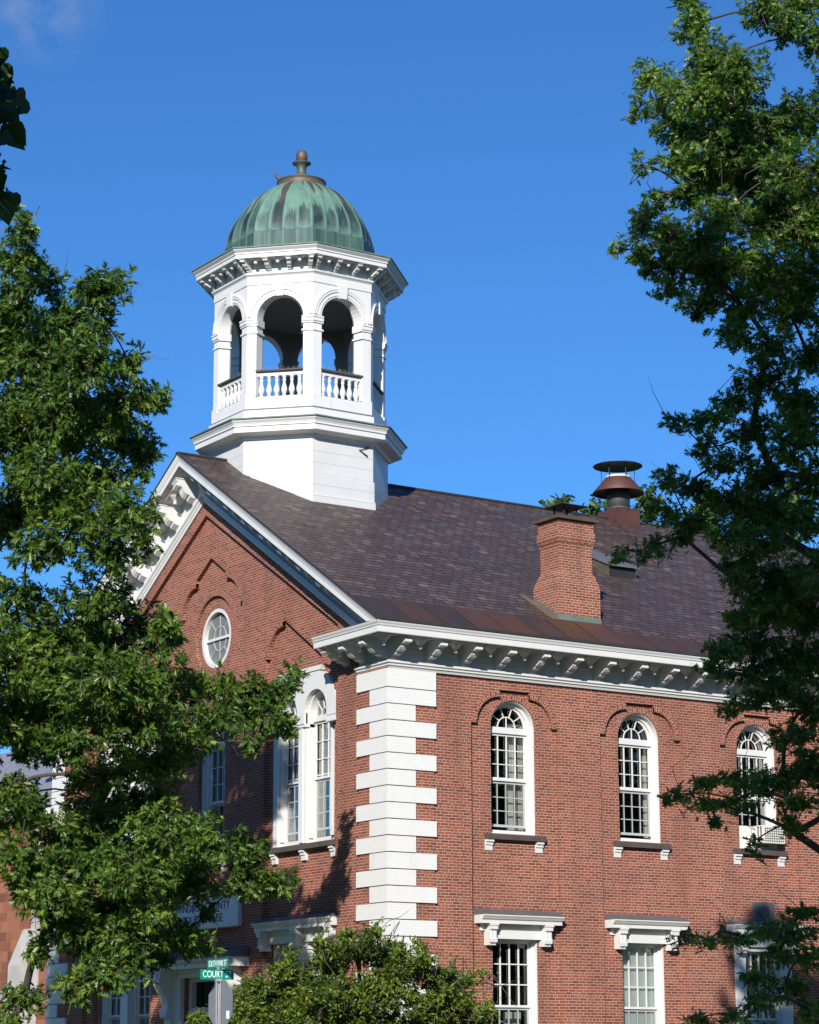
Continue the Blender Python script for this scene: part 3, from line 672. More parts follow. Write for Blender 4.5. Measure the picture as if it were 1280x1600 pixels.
# shutters, blinds and stairs glimpsed behind the glass
def shutter(T, s0, s1, z0, z1, o, parent):
    b = MB(); b.box(T, s0, s0+.05, z0, z1, o-.03, o); b.box(T, s1-.05, s1, z0, z1, o-.03, o); b.box(T, s0+.05, s1-.05, z0, z0+.07, o-.03, o); b.box(T, s0+.05, s1-.05, z1-.07, z1, o-.03, o)
    z = z0+.08
    while z < z1-.08: b.prof(T, [(o-.03, z+.03), (o-.024, z+.034), (o-.002, z+.004), (o-.008, z)], s0+.05, s1-.05); z += .036
    part(b, 'shutter', M['cream'], parent)
c = BAYS[0]
shutter(TE, c+.50, c+.90, 7.05, 9.75, -.60, UPW[0])
b = MB(); b.box(TE, c+.16, c+.46, 7.05, 9.75, -.64, -.61); part(b, 'shutter', M['cream'], UPW[0])
shutter(TE, BAYS[1]+.52, BAYS[1]+.64, 7.2, 9.4, -.60, UPW[1])
b = MB(); b.box(TE, BAYS[1]-.60, BAYS[1]+.62, 1.7, 4.5, -.46, -.455); part(b, 'blind', M['blind'], LOW[1])
b = MB(); b.box(TE, BAYS[0]+.2, BAYS[0]+.7, 1.6, 2.9, -.9, -.88); part(b, 'blind', M['cream'], LOW[0])  # cream panel standing in for a pale reflection-like patch in this window

# oval (round) gable window
o_ = MB(); o_.ring(TG, OV[0], OV[1], .70, .797, 0, 360, -.40, -.235, 48); o_.box(TG, OV[0]-.70, OV[0]+.70, OV[1]-.035, OV[1]+.035, -.36, -.30)
OW = part(o_, 'window', M['white_plain']); OW['label'] = 'round gable window with a spoked grey pane'
s = MB(); s.ring(TG, OV[0], OV[1], .32, .345, 0, 360, -.355, -.335, 32)
for a in range(45, 360, 45):
    if a in (180,): continue
    r0 = .34 if a not in (90, 270) else 0.02
    ca, sa = math.cos(math.radians(a)), math.sin(math.radians(a)); w2 = .012
    s.poly(TG, [(OV[0]+r0*ca+w2*sa, OV[1]+r0*sa-w2*ca), (OV[0]+.70*ca+w2*sa, OV[1]+.70*sa-w2*ca), (OV[0]+.70*ca-w2*sa, OV[1]+.70*sa+w2*ca), (OV[0]+r0*ca-w2*sa, OV[1]+r0*sa+w2*ca)], -.354, -.336)
part(s, 'glazing_bar', M['grey_sash'], OW); p = MB(); p.poly(TG, arc(*OV, .71, 0, 350, 35), -.375, -.36); part(p, 'pane', M['screen'], OW)

# paired arched windows under a white board, left and right of the gable
def pair_window(c):
    rr, R2, zs = .53, .98, 10.15; cs = (c-.70, c+.70)
    bt = [(c-.70-R2, 9.86)] + arc(cs[0], zs, R2, 180, 101, 14) + [(c-.92, 11.12), (c-.98, 11.20), (c+.98, 11.20), (c+.92, 11.12)] + arc(cs[1], zs, R2, 79, 0, 14) + [(c+.70+R2, 9.86)]
    for q in (1, 0): bt += [(cs[q]+rr, 9.86)] + arc(cs[q], zs, rr, 0, 180, 16) + [(cs[q]-rr, 9.86)]
    f = MB(); f.poly(TG, bt, -.155, -.05)
    f.poly(TG, [(c-.98, 11.13), (c+.98, 11.13), (c+1.04, 11.24), (c-1.04, 11.24)], -.155, -.02)
    for q in (0, 1):
        for e in (-1, 1):
            if (q, e) in ((0, 1), (1, -1)): continue
            s0 = cs[q]+e*(rr+.02); s1 = cs[q]+e*(R2+.02); f.box(TG, min(s0, s1), max(s0, s1), 9.80, 9.87, -.155, -.02); f.box(TG, min(s0, s1), max(s0, s1), 9.96, 10.0, -.155, -.035)
    f.box(TG, c-.17, c+.17, 6.96, 10.2, -.40, -.11); f.box(TG, c-.22, c+.22, 9.80, 9.88, -.40, -.05); f.box(TG, c-.07, c+.07, 6.97, 9.8, -.111, -.075)
    f.box(TG, c+1.23, c+1.436, 6.96, 10.3, -.40, -.13); f.box(TG, c-1.436, c-1.23, 6.96, 10.3, -.46, -.36); f.box(TG, c-1.436, c+1.436, 6.954, 7.08, -.44, -.33)
    for q in (0, 1): f.ring(TG, cs[q], zs, rr+.002, rr+.12, 0, 180, -.40, -.156, 20)
    W_ = part(f, 'window', M['white_plain'])
    for q in (0, 1):
        s = MB(); k = cs[q]; r = rr-.0
        f2 = .05
        s.box(TG, k-r, k-r+f2, 7.08, zs, -.42, -.20); s.box(TG, k+r-f2, k+r, 7.08, zs, -.42, -.20); s.ring(TG, k, zs, r-f2, r-.001, 0, 180, -.42, -.20, 18)
        s.box(TG, k-r+f2, k+r-f2, 9.92, 10.06, -.40, -.28); s.ring(TG, k, 10.06, .18, .20, 0, 180, -.37, -.345, 14)
        for a in (36, 72, 108, 144):
            ca, sa = math.cos(math.radians(a)), math.sin(math.radians(a)); w2 = .011
            s.poly(TG, [(k+.19*ca+w2*sa, 10.06+.19*sa-w2*ca), (k+.47*ca+w2*sa, zs+.47*sa-w2*ca), (k+.47*ca-w2*sa, zs+.47*sa+w2*ca), (k+.19*ca-w2*sa, 10.06+.19*sa+w2*ca)], -.37, -.347)
        bars(s, TG, k-r+f2, k+r-f2, 8.50, 9.92, -.38, -.335, 3, 3, bw=.024); s.box(TG, k-r+f2, k+r-f2, 8.60, 8.63, -.44, -.39)
        part(s, 'sash', M['white_plain'], W_)
        l = MB(); bars(l, TG, k-r+f2, k+r-f2, 7.26, 8.498, -.44, -.39, 3, 3, bw=.024); part(l, 'sash', M['grey_sash'], W_)
        pane(TG, [(k-r+.06, 7.1), (k+r-.06, 7.1)] + arc(k, zs, r-.06, 0, 180, 14), -.40, W_)
    sill(TG, c-1.72, c+1.72, 6.80, 6.952, -.23, .02, (c-1.5, c-.12, c+1.3))
    return W_
PW = [pair_window(c) for c in PAIRC]
c = PAIRC[0]; b = MB(); b.box(TG, c+.45, c+.75, 7.1, 10.0, -.75, -.72); b.box(TG, c-1.2, c-1.0, 7.1, 10.0, -.62, -.6); part(b, 'shutter', M['cream'], PW[0])
arched_window(TG, YB, .715, 6.95, 10.0, -.25, 9.86, 10.02, 8.40); sill(TG, YB-.95, YB+.95, 6.80, 6.948, -.23, .02, (YB-.8, YB+.8))
# lower gable openings
for c in PAIRC:
    H_ = hood(TG, c, 1.85, 5.20, .24, -.16)
    for q in (-1.62, -.02, 1.62): hood_console(TG, c+q, 4.898, 4.42, H_, .16, .2, -.16)
    b = MB(); b.box(TG, c-1.50, c+1.50, 4.58, 4.78, -.158, -.08); b.box(TG, c-.22, c+.22, 1.5, 4.57, -.40, -.14); part(b, 'head_board', M['white_plain'], H_)
    for q in (-1, 1): rect_window(TG, c+q*.86-.62, c+q*.86+.62, 1.52, 4.57, -.19, 2.99, cols=3)
    sill(TG, c-1.65, c+1.65, 1.36, 1.498, -.23, .02, (c-1.4, c, c+1.4))
# entrance: white case, door and a hood carried on scroll consoles
e = MB(); e.poly(TG, [(YB-1.75, .1), (YB-1.28, .1), (YB-1.28, 3.9), (YB+1.28, 3.9), (YB+1.28, .1), (YB+1.75, .1), (YB+1.75, 4.1), (YB-1.75, 4.1)], -.159, -.04)
EN = part(e, 'entrance', M['white'])
e = MB(); e.box(TG, YB-.62, YB-.01, .1, 3.0, -.42, -.36); e.box(TG, YB+.01, YB+.62, .1, 3.0, -.42, -.36)
for q in (-.32, .32):
    for z0, z1 in ((.35, 1.1), (1.3, 2.7)): e.box(TG, YB+q-.2, YB+q+.2, z0, z1, -.36, -.345)
part(e, 'door', M['door'], EN)
e = MB(); e.poly(TG, rect(YB-1.29, YB+1.29, .1, 3.94), -.44, -.30, [rect(YB-.64, YB+.64, .11, 3.02), rect(YB-1.14, YB+1.14, 3.14, 3.8), rect(YB-1.14, YB-.76, .9, 3.02), rect(YB+.76, YB+1.14, .9, 3.02)]); part(e, 'door_frame', M['white_plain'], EN)
pane(TG, rect(YB-1.2, YB+1.2, .8, 3.85), -.45, EN, 'glass_grey')
e = MB(); e.prof(TG, [(-.16, 4.10), (.42, 4.10), (.42, 4.20), (.48, 4.23), (.54, 4.30), (.54, 4.33), (-.16, 4.33)], YB-2.35, YB+2.35); part(e, 'hood', M['white'], EN)
e = MB(); e.prof(TG, [(-.16, 4.332), (.56, 4.332), (.56, 4.345), (-.16, 4.62)], YB-2.38, YB+2.38); part(e, 'hood_capping', M['lead'], EN)
for q in (-1.78, 1.78):
    e = MB(); pr = [(-.04, 4.098), (.40, 4.098), (.40, 3.98), (.43, 3.85), (.40, 3.72), (.30, 3.55), (.20, 3.40), (.15, 3.22), (.17, 3.08), (.21, 3.02), (.21, 2.92), (.15, 2.87), (.08, 2.90), (.06, 2.6), (.06, 1.9), (-.04, 1.9)]
    e.prof(TG, pr, YB+q-.17, YB+q+.17); e.prof(TG, [(.39, 4.06), (.45, 4.0), (.45, 3.86), (.31, 3.58), (.29, 3.62)], YB+q-.06, YB+q+.06); part(e, 'console', M['white'], EN)

# ------------------------------------------------------------------ chimney
XC0, XC1, YC0, YC1 = 5.16, 6.48, .30, 1.33
ch = MB(); mx_, my_ = (XC0+XC1)/2, (YC0+YC1)/2
def ringbox(fx, fy, z): return [(mx_-fx/2, my_-fy/2, z), (mx_+fx/2, my_-fy/2, z), (mx_+fx/2, my_+fy/2, z), (mx_-fx/2, my_+fy/2, z)]
st = [(1.32, 1.03, 11.9), (1.32, 1.03, 13.34), (1.26, .98, 13.40), (1.26, .98, 13.47), (1.18, .91, 13.53), (1.18, .91, 13.60), (1.09, .84, 13.66), (1.02, .80, 13.72), (1.02, .80, 14.36), (1.06, .83, 14.37), (1.06, .83, 14.44), (1.11, .87, 14.45), (1.11, .87, 14.52), (1.16, .91, 14.53), (1.16, .91, 14.76), (1.10, .86, 14.78), (1.10, .86, 15.03)]
vs = [p for s_ in st for p in ringbox(*s_)]; fs = []
for i in range(len(st)-1):
    for k in range(4): fs.append((i*4+k, i*4+(k+1) % 4, (i+1)*4+(k+1) % 4, (i+1)*4+k))
fs += [(3, 2, 1, 0), tuple(len(vs)-4+k for k in range(4))]
ch.add(vs, fs); CHM = part(ch, 'chimney', M['brick_chim'])
cp = MB()
vs = ringbox(1.30, 1.06, 15.032)+ringbox(1.32, 1.08, 15.10)+ringbox(.9, .68, 15.17); fs = [(3, 2, 1, 0), (8, 9, 10, 11)]
for i in range(2):
    for k in range(4): fs.append((i*4+k, i*4+(k+1) % 4, (i+1)*4+(k+1) % 4, (i+1)*4+k))
cp.add(vs, fs); CPO = part(cp, 'chimney_cap', M['old_copper'], CHM)
cw = MB()
for a in (-.2, .2):
    for b in (-.2, .2): cw.box(lambda s, z, o: (mx_+a+s, my_+b+o, z), -.02, .02, 15.15, 15.46, -.02, .02)
vs = [(mx_+a*.42, my_+b*.42, 15.44) for a, b in ((-1, -1), (1, -1), (1, 1), (-1, 1))] + [(mx_+a*.42, my_+b*.42, 15.455) for a, b in ((-1, -1), (1, -1), (1, 1), (-1, 1))] + [(mx_, my_, 15.56)]
cw.add(vs, [(3, 2, 1, 0), (0, 1, 5, 4), (1, 2, 6, 5), (2, 3, 7, 6), (3, 0, 4, 7), (4, 5, 8), (5, 6, 8), (6, 7, 8), (7, 4, 8)])
part(cw, 'chimney_cowl', M['black_metal'], CHM)
fl = MB()
fl.box(lambda s, z, o: (s, YC0-o, z), XC0-.012, XC1+.012, zroof(YC0)+.06, zroof(YC0)+.20, .0, .015)
part(fl, 'chimney_flashing', M['green_copper'], CHM)
fl = MB()
for k in range(6):
    y0 = YC0+k*.172; fl.box(lambda s, z, o: (XC0-o, s, z), y0, y0+.172, zroof(y0)-.05, zroof(y0)+.24, .001, .014)
for s_ in ((XC0-.24, XC0-.016, YC0-.05, YC1+.35), ):
    a, b, c, d = s_; fl.add([RPt(a, c, .006), RPt(b, c, .006), RPt(b, d, .006), RPt(a, d, .006)], [(0, 1, 2, 3)], mi=1)
part(fl, 'step_flashing', [M['lead'], plain_mat('ochre_stained_copper', (0.17, 0.11, 0.045), (0.10, 0.07, 0.05), 2.0, 0.6)], CHM)

# ------------------------------------------------------------------ roof hatch and vent stack
ht = MB(); x0, x1 = 9.6, 10.57; yf = 3.93; zf = zroof(yf)
def hat(x, y, z): return (x, y, z)
vs = [(x0, yf, zf), (x1, yf, zf), (x0, yf, zf+.40), (x1, yf, zf+.40), (x0, 5.75, zroof(5.75)+.09), (x1, 5.75, zroof(5.75)+.09), (x0, 5.75, zroof(5.75)-.1), (x1, 5.75, zroof(5.75)-.1)]
ht.add(vs, [(0, 2, 4, 6), (1, 7, 5, 3), (2, 3, 5, 4), (6, 4, 5, 7), (0, 6, 7, 1), (0, 1, 3, 2)])
HT = part(ht, 'roof_hatch', M['old_copper'])
t = MB(); d = .05; k = (zroof(5.75)+.09-zf-.40)/(5.75-yf)
vs = [(a, y, zf+.40+k*(y-yf)+e) for e in (.004, .04) for y in (yf-.14, 5.78) for a in (x0-.05, x1+.05)]
t.add(vs, [(0, 1, 3, 2), (4, 6, 7, 5), (0, 4, 5, 1), (2, 3, 7, 6), (0, 2, 6, 4), (1, 5, 7, 3)]); part(t, 'hatch_lid', M['lead'], HT)
t = MB(); t.box(lambda s, z, o: (s, yf-o, z), x0+.04, x1-.04, zf+.04, zf+.36, .001, .02); part(t, 'hatch_louvre', M['black_metal'], HT)

VX, VY = 14.05, YC; zr_ = zroof(YC)
v = MB(); v.box(lambda s, z, o: (VX+s, VY+o, z), -.45, .45, zr_-.35, zr_+.33, -.45, .45)
for k in range(9):
    for q in (-1, 1): v.box(lambda s, z, o: (VX+s, VY+o, z), -.44+k*.1, -.36+k*.1, zr_+.33, zr_+.345, q*.45-.012, q*.45+.012)
VS = part(v, 'vent_stack', M['rust']); VS['label'] = 'round metal vent stack with conical collar and flat cap on the ridge'
v = MB(); v.lathe([(.345, zr_+.3), (.345, zr_+1.15)], VX, VY, 32); v.lathe([(.36, zr_+.34), (.37, zr_+.42), (.35, zr_+.45)], VX, VY, 32); part(v, 'pipe', M['pipe'], VS)
v = MB(); v.lathe([(.34, zr_+1.0), (.77, zr_+.90), (.78, zr_+.885), (.785, zr_+.91), (.40, zr_+1.36)], VX, VY, 40, capped=False); part(v, 'cone_collar', M['rust'], VS)
v = MB(); v.lathe([(.402, zr_+1.362), (.385, zr_+1.40), (.37, zr_+1.43), (.30, zr_+1.45)], VX, VY, 40); part(v, 'cone_rim', M['white'], VS)
v = MB(); v.lathe([(.74, zr_+1.73), (.755, zr_+1.745), (.5, zr_+1.80), (.02, zr_+1.83)], VX, VY, 40, capped=False); v.lathe([(.74, zr_+1.73), (.4, zr_+1.755), (.02, zr_+1.76)], VX, VY, 40, capped=False); part(v, 'cap', M['black_metal'], VS)
for k in range(6):
    a = k*math.pi/3+.35; v = MB(); v.tube([(VX+.5*math.cos(a), VY+.5*math.sin(a), zr_+1.2), (VX+.5*math.cos(a), VY+.5*math.sin(a), zr_+1.77)], .011, 6); part(v, 'cap_rod', M['pipe'], VS)

# ------------------------------------------------------------------ cupola
CX, CY = 2.82, YC
A8 = math.radians(22.5)
def octring(R, z): return [(CX+R*math.cos(A8+k*math.pi/4), CY+R*math.sin(A8+k*math.pi/4), z) for k in range(8)]
def octsolid(mb, prof, mi=0, closed=False):
    vs = [p for R, z in prof for p in octring(R, z)]; fs = []; n = len(prof)
    for i in range(n if closed else n-1):
        j = (i+1) % n
        for k in range(8): fs.append((i*8+k, i*8+(k+1) % 8, j*8+(k+1) % 8, j*8+k))
    if not closed: fs += [tuple(range(8))[::-1], tuple((n-1)*8+k for k in range(8))]
    mb.add(vs, fs, mi=mi)
def TF(k, R):
    """face k of the octagon: s along the face, o outward from radius R; mitred"""
    a = k*math.pi/4; ap = R*math.cos(A8); nx, ny = math.cos(a), math.sin(a); tx, ty = -ny, nx
    def T(s, z, o):
        q = 1+o/ap; return (CX+nx*(ap+o)+tx*s*q, CY+ny*(ap+o)+ty*s*q, z)
    return T
cu = MB()
octsolid(cu, [(2.60, 13.5), (2.60, 16.12), (2.585, 16.13), (2.585, 16.46), (2.545, 16.48), (2.545, 17.02), (2.50, 17.05), (2.50, 18.08)])
CU = part(cu, 'cupola', paint_mat('white_cupola_boards', (0.57, 0.57, 0.565), 0.26, 0.31)); CU['label'] = 'white octagonal open cupola under a green copper dome'
lc = MB(); octsolid(lc, [(2.50, 18.05), (2.56, 18.06), (2.60, 18.13), (2.68, 18.16), (2.90, 18.18), (2.90, 18.32), (2.94, 18.335), (2.94, 18.38), (2.97, 18.43), (3.01, 18.47), (3.02, 18.51), (2.5, 18.53), (2.4, 18.3)], closed=True)
part(lc, 'lower_cornice', M['white'], CU)
lc = MB(); octsolid(lc, [(3.06, 18.508), (3.06, 18.545), (2.54, 18.68), (2.45, 18.6)], closed=True); part(lc, 'skirt_flashing', M['green_copper'], CU)
pl = MB(); octsolid(pl, [(2.53, 18.5), (2.53, 18.87), (2.40, 18.90), (2.40, 18.88)]); octsolid(pl, [(2.2, 18.93), (2.46, 18.93), (2.46, 19.20), (2.42, 19.22), (2.42, 19.27), (2.2, 19.27)], closed=True)
part(pl, 'plinth', M['white'], CU)
pl = MB(); octsolid(pl, [(2.2, 18.86), (2.475, 18.875), (2.475, 18.93), (2.2, 18.94)], closed=True); part(pl, 'deck_gap_ring', M['lead'], CU)  # added dark ring standing in for the dark gap below the deck
RB = 2.42; side = 2*RB*math.sin(A8); hw = .655; zs = 21.48
be = MB()
for k in range(8):
    T = TF(k, RB); h2 = side/2
    be.poly(T, rect(-h2, h2, 19.26, 22.5), -.30, 0, [[(-hw, 19.27), (hw, 19.27)] + arc(0, zs, hw, 0, 180, 18)])
    for q in (-1, 1):
        s0, s1 = (hw-.05, h2) if q > 0 else (-h2, -hw+.05)
        for z0, z1, o in ((21.06, 21.11, .03), (21.28, 21.33, .03), (21.33, 21.43, .055), (21.43, 21.475, .075)):
            be.box(T, s0 if q > 0 else s0, s1, z0, z1, -.32, o)
        s0, s1 = (hw-.0, h2) if q > 0 else (-h2, -hw); be.box(T, s0, s1, 19.0, 19.31, -.30, .035)
    for r0, r1, o in ((.70, .76, .022), (.80, .86, .034), (.862, .90, .05)):
        if r1 < h2-.015: be.ring(T, 0, zs, r0, r1, 3, 177, -.02, o, 26)
    be.poly(T, [(-.10, 22.08), (.10, 22.08), (.135, 22.46), (-.135, 22.46)], -.05, .08)
octsolid(be, [(2.15, 22.44), (2.445, 22.44), (2.445, 22.66), (2.47, 22.69), (2.51, 22.72), (2.52, 22.765), (2.46, 22.77), (2.46, 23.12), (2.15, 23.12)], closed=True)
part(be, 'belfry', M['white'], CU)
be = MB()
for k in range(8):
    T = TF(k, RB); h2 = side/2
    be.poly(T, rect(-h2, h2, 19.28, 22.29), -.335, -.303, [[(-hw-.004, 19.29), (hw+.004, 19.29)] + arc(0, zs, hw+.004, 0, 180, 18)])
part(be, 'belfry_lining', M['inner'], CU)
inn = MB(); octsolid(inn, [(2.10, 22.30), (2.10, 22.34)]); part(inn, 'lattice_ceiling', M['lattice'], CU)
uc = MB(); octsolid(uc, [(2.3, 23.10), (2.88, 23.10), (2.88, 23.07), (2.95, 23.07), (2.95, 23.17), (2.98, 23.18), (2.98, 23.215), (3.02, 23.25), (3.06, 23.285), (3.07, 23.32), (2.3, 23.33)], closed=True)
part(uc, 'upper_cornice', M['white'], CU)
uc = MB(); octsolid(uc, [(3.10, 23.318), (3.10, 23.352), (2.1, 23.47), (2.0, 23.33)], closed=True); part(uc, 'cornice_flashing', M['green_copper'], CU)
for k in range(8):
    T = TF(k, 2.46)
    for q in (-.83, -.277, .277, .83): bracket(T, q, 23.10, 22.77, .40, .105, CU)
    if k in (3, 4, 5, 6, 7):
        for q in (-.553, 0, .553): pendant(T, q, 23.10, .28, .07, CU, .12)
def baluster_prof(z0, z1):
    h = z1-z0
    return [(.07, z0), (.07, z0+.06*h), (.05, z0+.08*h), (.046, z0+.12*h), (.072, z0+.20*h), (.088, z0+.30*h), (.080, z0+.42*h), (.046, z0+.62*h), (.036, z0+.74*h), (.060, z0+.80*h), (.040, z0+.84*h), (.054, z0+.92*h), (.07, z0+.94*h), (.07, z1)]
for k in range(8):
    T = TF(k, RB)
    rl = MB(); rl.box(T, -hw-.01, hw+.01, 19.86, 19.97, -.20, -.06); rl.box(T, -hw-.01, hw+.01, 19.973, 20.02, -.23, .02, mi=1); part(rl, 'hand_rail', [M['white'], M['sill']], CU)
    sp = MB(); rnd = random.Random(k)
    for q in np.linspace(-.62, .62, 26):
        x, y, z = T(q, 20.02, -.1); a = rnd.uniform(0, 6.28); sp.tube([(x, y, z), (x+.05*math.cos(a), y+.05*math.sin(a), z+.09)], .004, 3)
    part(sp, 'bird_spike_strip', M['post'], CU)
    if k in (0, 1, 2): n_ = 6
    for q in np.linspace(-.56, .56, 6):
        x, y, _z = T(q, 0, -.13); b = MB(); b.lathe(baluster_prof(19.27, 19.86), x, y, 10); part(b, 'baluster', M['white'], CU)
# bent rod on the south face of the base
T = TF(6, 2.505); rd = MB()
xm = CX
rd.tube([T(3.60-CX, 18.0, .03), T(3.31-CX, 17.88, .03), T(3.56-CX, 17.74, .03)], .022, 6); part(rd, 'bent_rod', M['black_metal'], CU)

# dome
DZ = 23.80
HD = 2.17; dp = [(2.17, 0.0), (2.165, .26), (2.13, .28), (2.12, .46), (2.06, .72), (1.93, .99), (1.76, 1.28), (1.61, 1.50), (1.39, 1.74), (1.05, 2.00), (.72, 2.17)]
# smooth the profile
def dome_r(z):
    zs_ = [p[1] for p in dp]; rs = [p[0] for p in dp]; return float(np.interp(z, zs_, rs))
zz = [-.40, .26, .282] + list(np.linspace(.33, HD, 26)); rr = [dome_r(z) for z in zz]
for _ in range(3):
    rr = rr[:3] + [(rr[i-1]+2*rr[i]+rr[i+1])/4 for i in range(3, len(rr)-1)] + rr[-1:]
NSEG = 128; do = MB(); vs, fs, uvs = [], [], []
def octf(t):
    a = (t+math.pi/8) % (math.pi/4)-math.pi/8; return math.cos(A8)/math.cos(a)
for z, r in zip(zz, rr):
    wo_ = 0.85*max(0, 1-z/HD)**0.8 if z > .27 else 1.0
    for k in range(NSEG):
        t = 2*math.pi*k/NSEG; q = (1-wo_)*0.975+wo_*octf(t); seam = .018 if (k % 4 == 0 and z > .29) else 0
        vs.append((CX+(r*q+seam)*math.cos(t), CY+(r*q+seam)*math.sin(t), DZ+z))
for i in range(len(zz)-1):
    for k in range(NSEG):
        fs.append((i*NSEG+k, i*NSEG+(k+1) % NSEG, (i+1)*NSEG+(k+1) % NSEG, (i+1)*NSEG+k))
        u0, u1, v0, v1 = k/4, (k+1)/4, max(0, zz[i])/HD, zz[i+1]/HD; uvs.append([(u0, v0), (u1, v0), (u1, v1), (u0, v1)])
do.add(vs, fs, uvs, smooth=False)
part(do, 'dome', M['verdigris'], CU)
fi = MB(); zc = DZ+HD-.02
fi.lathe([(.70, zc), (.71, zc+.03), (.69, zc+.05), (.69, zc+.19), (.71, zc+.20), (.70, zc+.225), (.45, zc+.28), (.30, zc+.33), (.22, zc+.37)], CX, CY, 32)
part(fi, 'dome_collar', M['old_copper'], CU)
fi = MB(); fi.lathe([(.24, zc+.36), (.175, zc+.42), (.145, zc+.50), (.13, zc+.60), (.14, zc+.69), (.18, zc+.76), (.27, zc+.80), (.27, zc+.82), (.15, zc+.825)], CX, CY, 24); part(fi, 'finial_neck', M['neck_copper'], CU)
fi = MB(); fi.lathe([(.16, zc+.82), (.165, zc+1.03), (.16, zc+1.10), (.13, zc+1.17), (.07, zc+1.21), (.01, zc+1.225)], CX, CY, 24); part(fi, 'finial', M['old_copper'], CU)

# pigeon on the collar
PB = np.array([CX-.64*_r[0], CY-.64*_r[1], zc+.235+.03])
bd = bpy.data.meshes.new('pigeon'); bmx = bmesh.new()
bp = [(0, 0, .10), (-.05, 0, .14), (-.11, 0, .20), (-.135, 0, .26), (-.155, 0, .262), (.07, 0, .06), (.15, 0, .0), (.20, 0, -.04)]
br_ = [(.062, .06), (.058, .06), (.036, .036), (.028, .028), (.008, .008), (.05, .035), (.03, .014), (.022, .008)]
vv = [bmx.verts.new(p) for p in bp]
for a, b in ((0, 1), (1, 2), (2, 3), (3, 4), (0, 5), (5, 6), (6, 7)): bmx.edges.new((vv[a], vv[b]))
lg = [bmx.verts.new((.01, s*.02, .0)) for s in (-1, 1)]
for l_ in lg: bmx.edges.new((vv[0], l_))
bmx.to_mesh(bd); bmx.free()
pg = bpy.data.objects.new('pigeon', bd); COL.objects.link(pg); bd.materials.append(M['feather'])
md = pg.modifiers.new('skin', 'SKIN'); sk = bd.skin_vertices[0].data
for i, r in enumerate(br_+[(.008, .008)]*2): sk[i].radius = r
sk[0].use_root = True
pg.modifiers.new('sub', 'SUBSURF').levels = 2; pg.modifiers['sub'].render_levels = 2
pg.location = PB; pg.rotation_euler = (0, 0, math.atan2(-_r[1], _r[0])*-1)
tag(pg, 'small dark pigeon perched at the left edge of the dome collar', 'pigeon')

# air conditioner in the third upper window
c = BAYS[2]; AC = empty('air_conditioner', 'cream air conditioner jutting from the upper window behind pin oak leaves', 'air conditioner', (c, -.05, 7.13))
a_ = MB(); a_.box(TE, c-.12, c+.60, 7.17, 7.62, -.32, .22); put(a_.build('casing', M['ac']), AC)
a_ = MB()
for k in range(9): a_.box(TE, c-.06+k*.075, c-.045+k*.075, 7.20, 7.57, .221, .235)
for k in range(6): a_.box(TE, c-.08, c+.56, 7.22+k*.062, 7.235+k*.062, .222, .23)
put(a_.build('grille', M['grille']), AC)
a_ = MB(); a_.box(lambda s, z, o: (c-.12-o, s, z), -.16, -.11, 7.28, 7.60, .001, .008); a_.box(lambda s, z, o: (c-.12-o, s, z), -.05, 0.0, 7.28, 7.60, .001, .008); put(a_.build('side_vent', M['grille']), AC)
a_ = MB(); a_.box(TE, c-.59, c-.125, 7.05, 7.63, -.345, -.30); put(a_.build('filler_panel', M['ac']), AC)

# name board on the gable
def text_obj(name, body, T, c, z, o, size, mat, width=None, depth=.006):
    cu_ = bpy.data.curves.new(name, 'FONT'); cu_.body = body; cu_.size = size; cu_.align_x = 'CENTER'; cu_.align_y = 'CENTER'; cu_.extrude = depth
    tmp = bpy.data.objects.new(name+'_tmp', cu_); COL.objects.link(tmp); bpy.context.view_layer.update()
    me = bpy.data.meshes.new_from_object(tmp.evaluated_get(bpy.context.evaluated_depsgraph_get()))
    bpy.data.objects.remove(tmp); bpy.data.curves.remove(cu_)
    xs_ = [v.co.x for v in me.vertices]; k = 1.0
    if width: k = width/(max(xs_)-min(xs_))
    for v in me.vertices: v.co = T(c+v.co.x*k, z+v.co.y, o+v.co.z)
    me.name = name; me.materials.clear(); me.materials.append(mat)
    ob = bpy.data.objects.new(name, me); COL.objects.link(ob); return ob
TGm = lambda s, z, o: (-o, -s, z)        # reading left to right means -Y
NB = empty('name_board', 'grey painted name board with black lettering over the entrance', 'sign', (-.05, YB, 5.15))
n_ = MB(); n_.box(TG, YB-1.9, YB+1.9, 5.14, 5.86, -.159, .05); put(n_.build('board', paint_mat('grey_board', (0.62, 0.64, 0.68))), NB)
n_ = MB(); n_.poly(TG, rect(YB-1.93, YB+1.93, 5.11, 5.89), -.158, .07, [rect(YB-1.87, YB+1.87, 5.17, 5.83)]); put(n_.build('board_frame', M['white']), NB)
put(text_obj('lettering', 'WINDSOR COUNTY', TGm, -YB, 5.66, .052, .30, M['letter_black'], 2.95), NB)
put(text_obj('lettering', 'COURT HOUSE', TGm, -YB, 5.35, .052, .30, M['letter_black'], 2.2), NB)

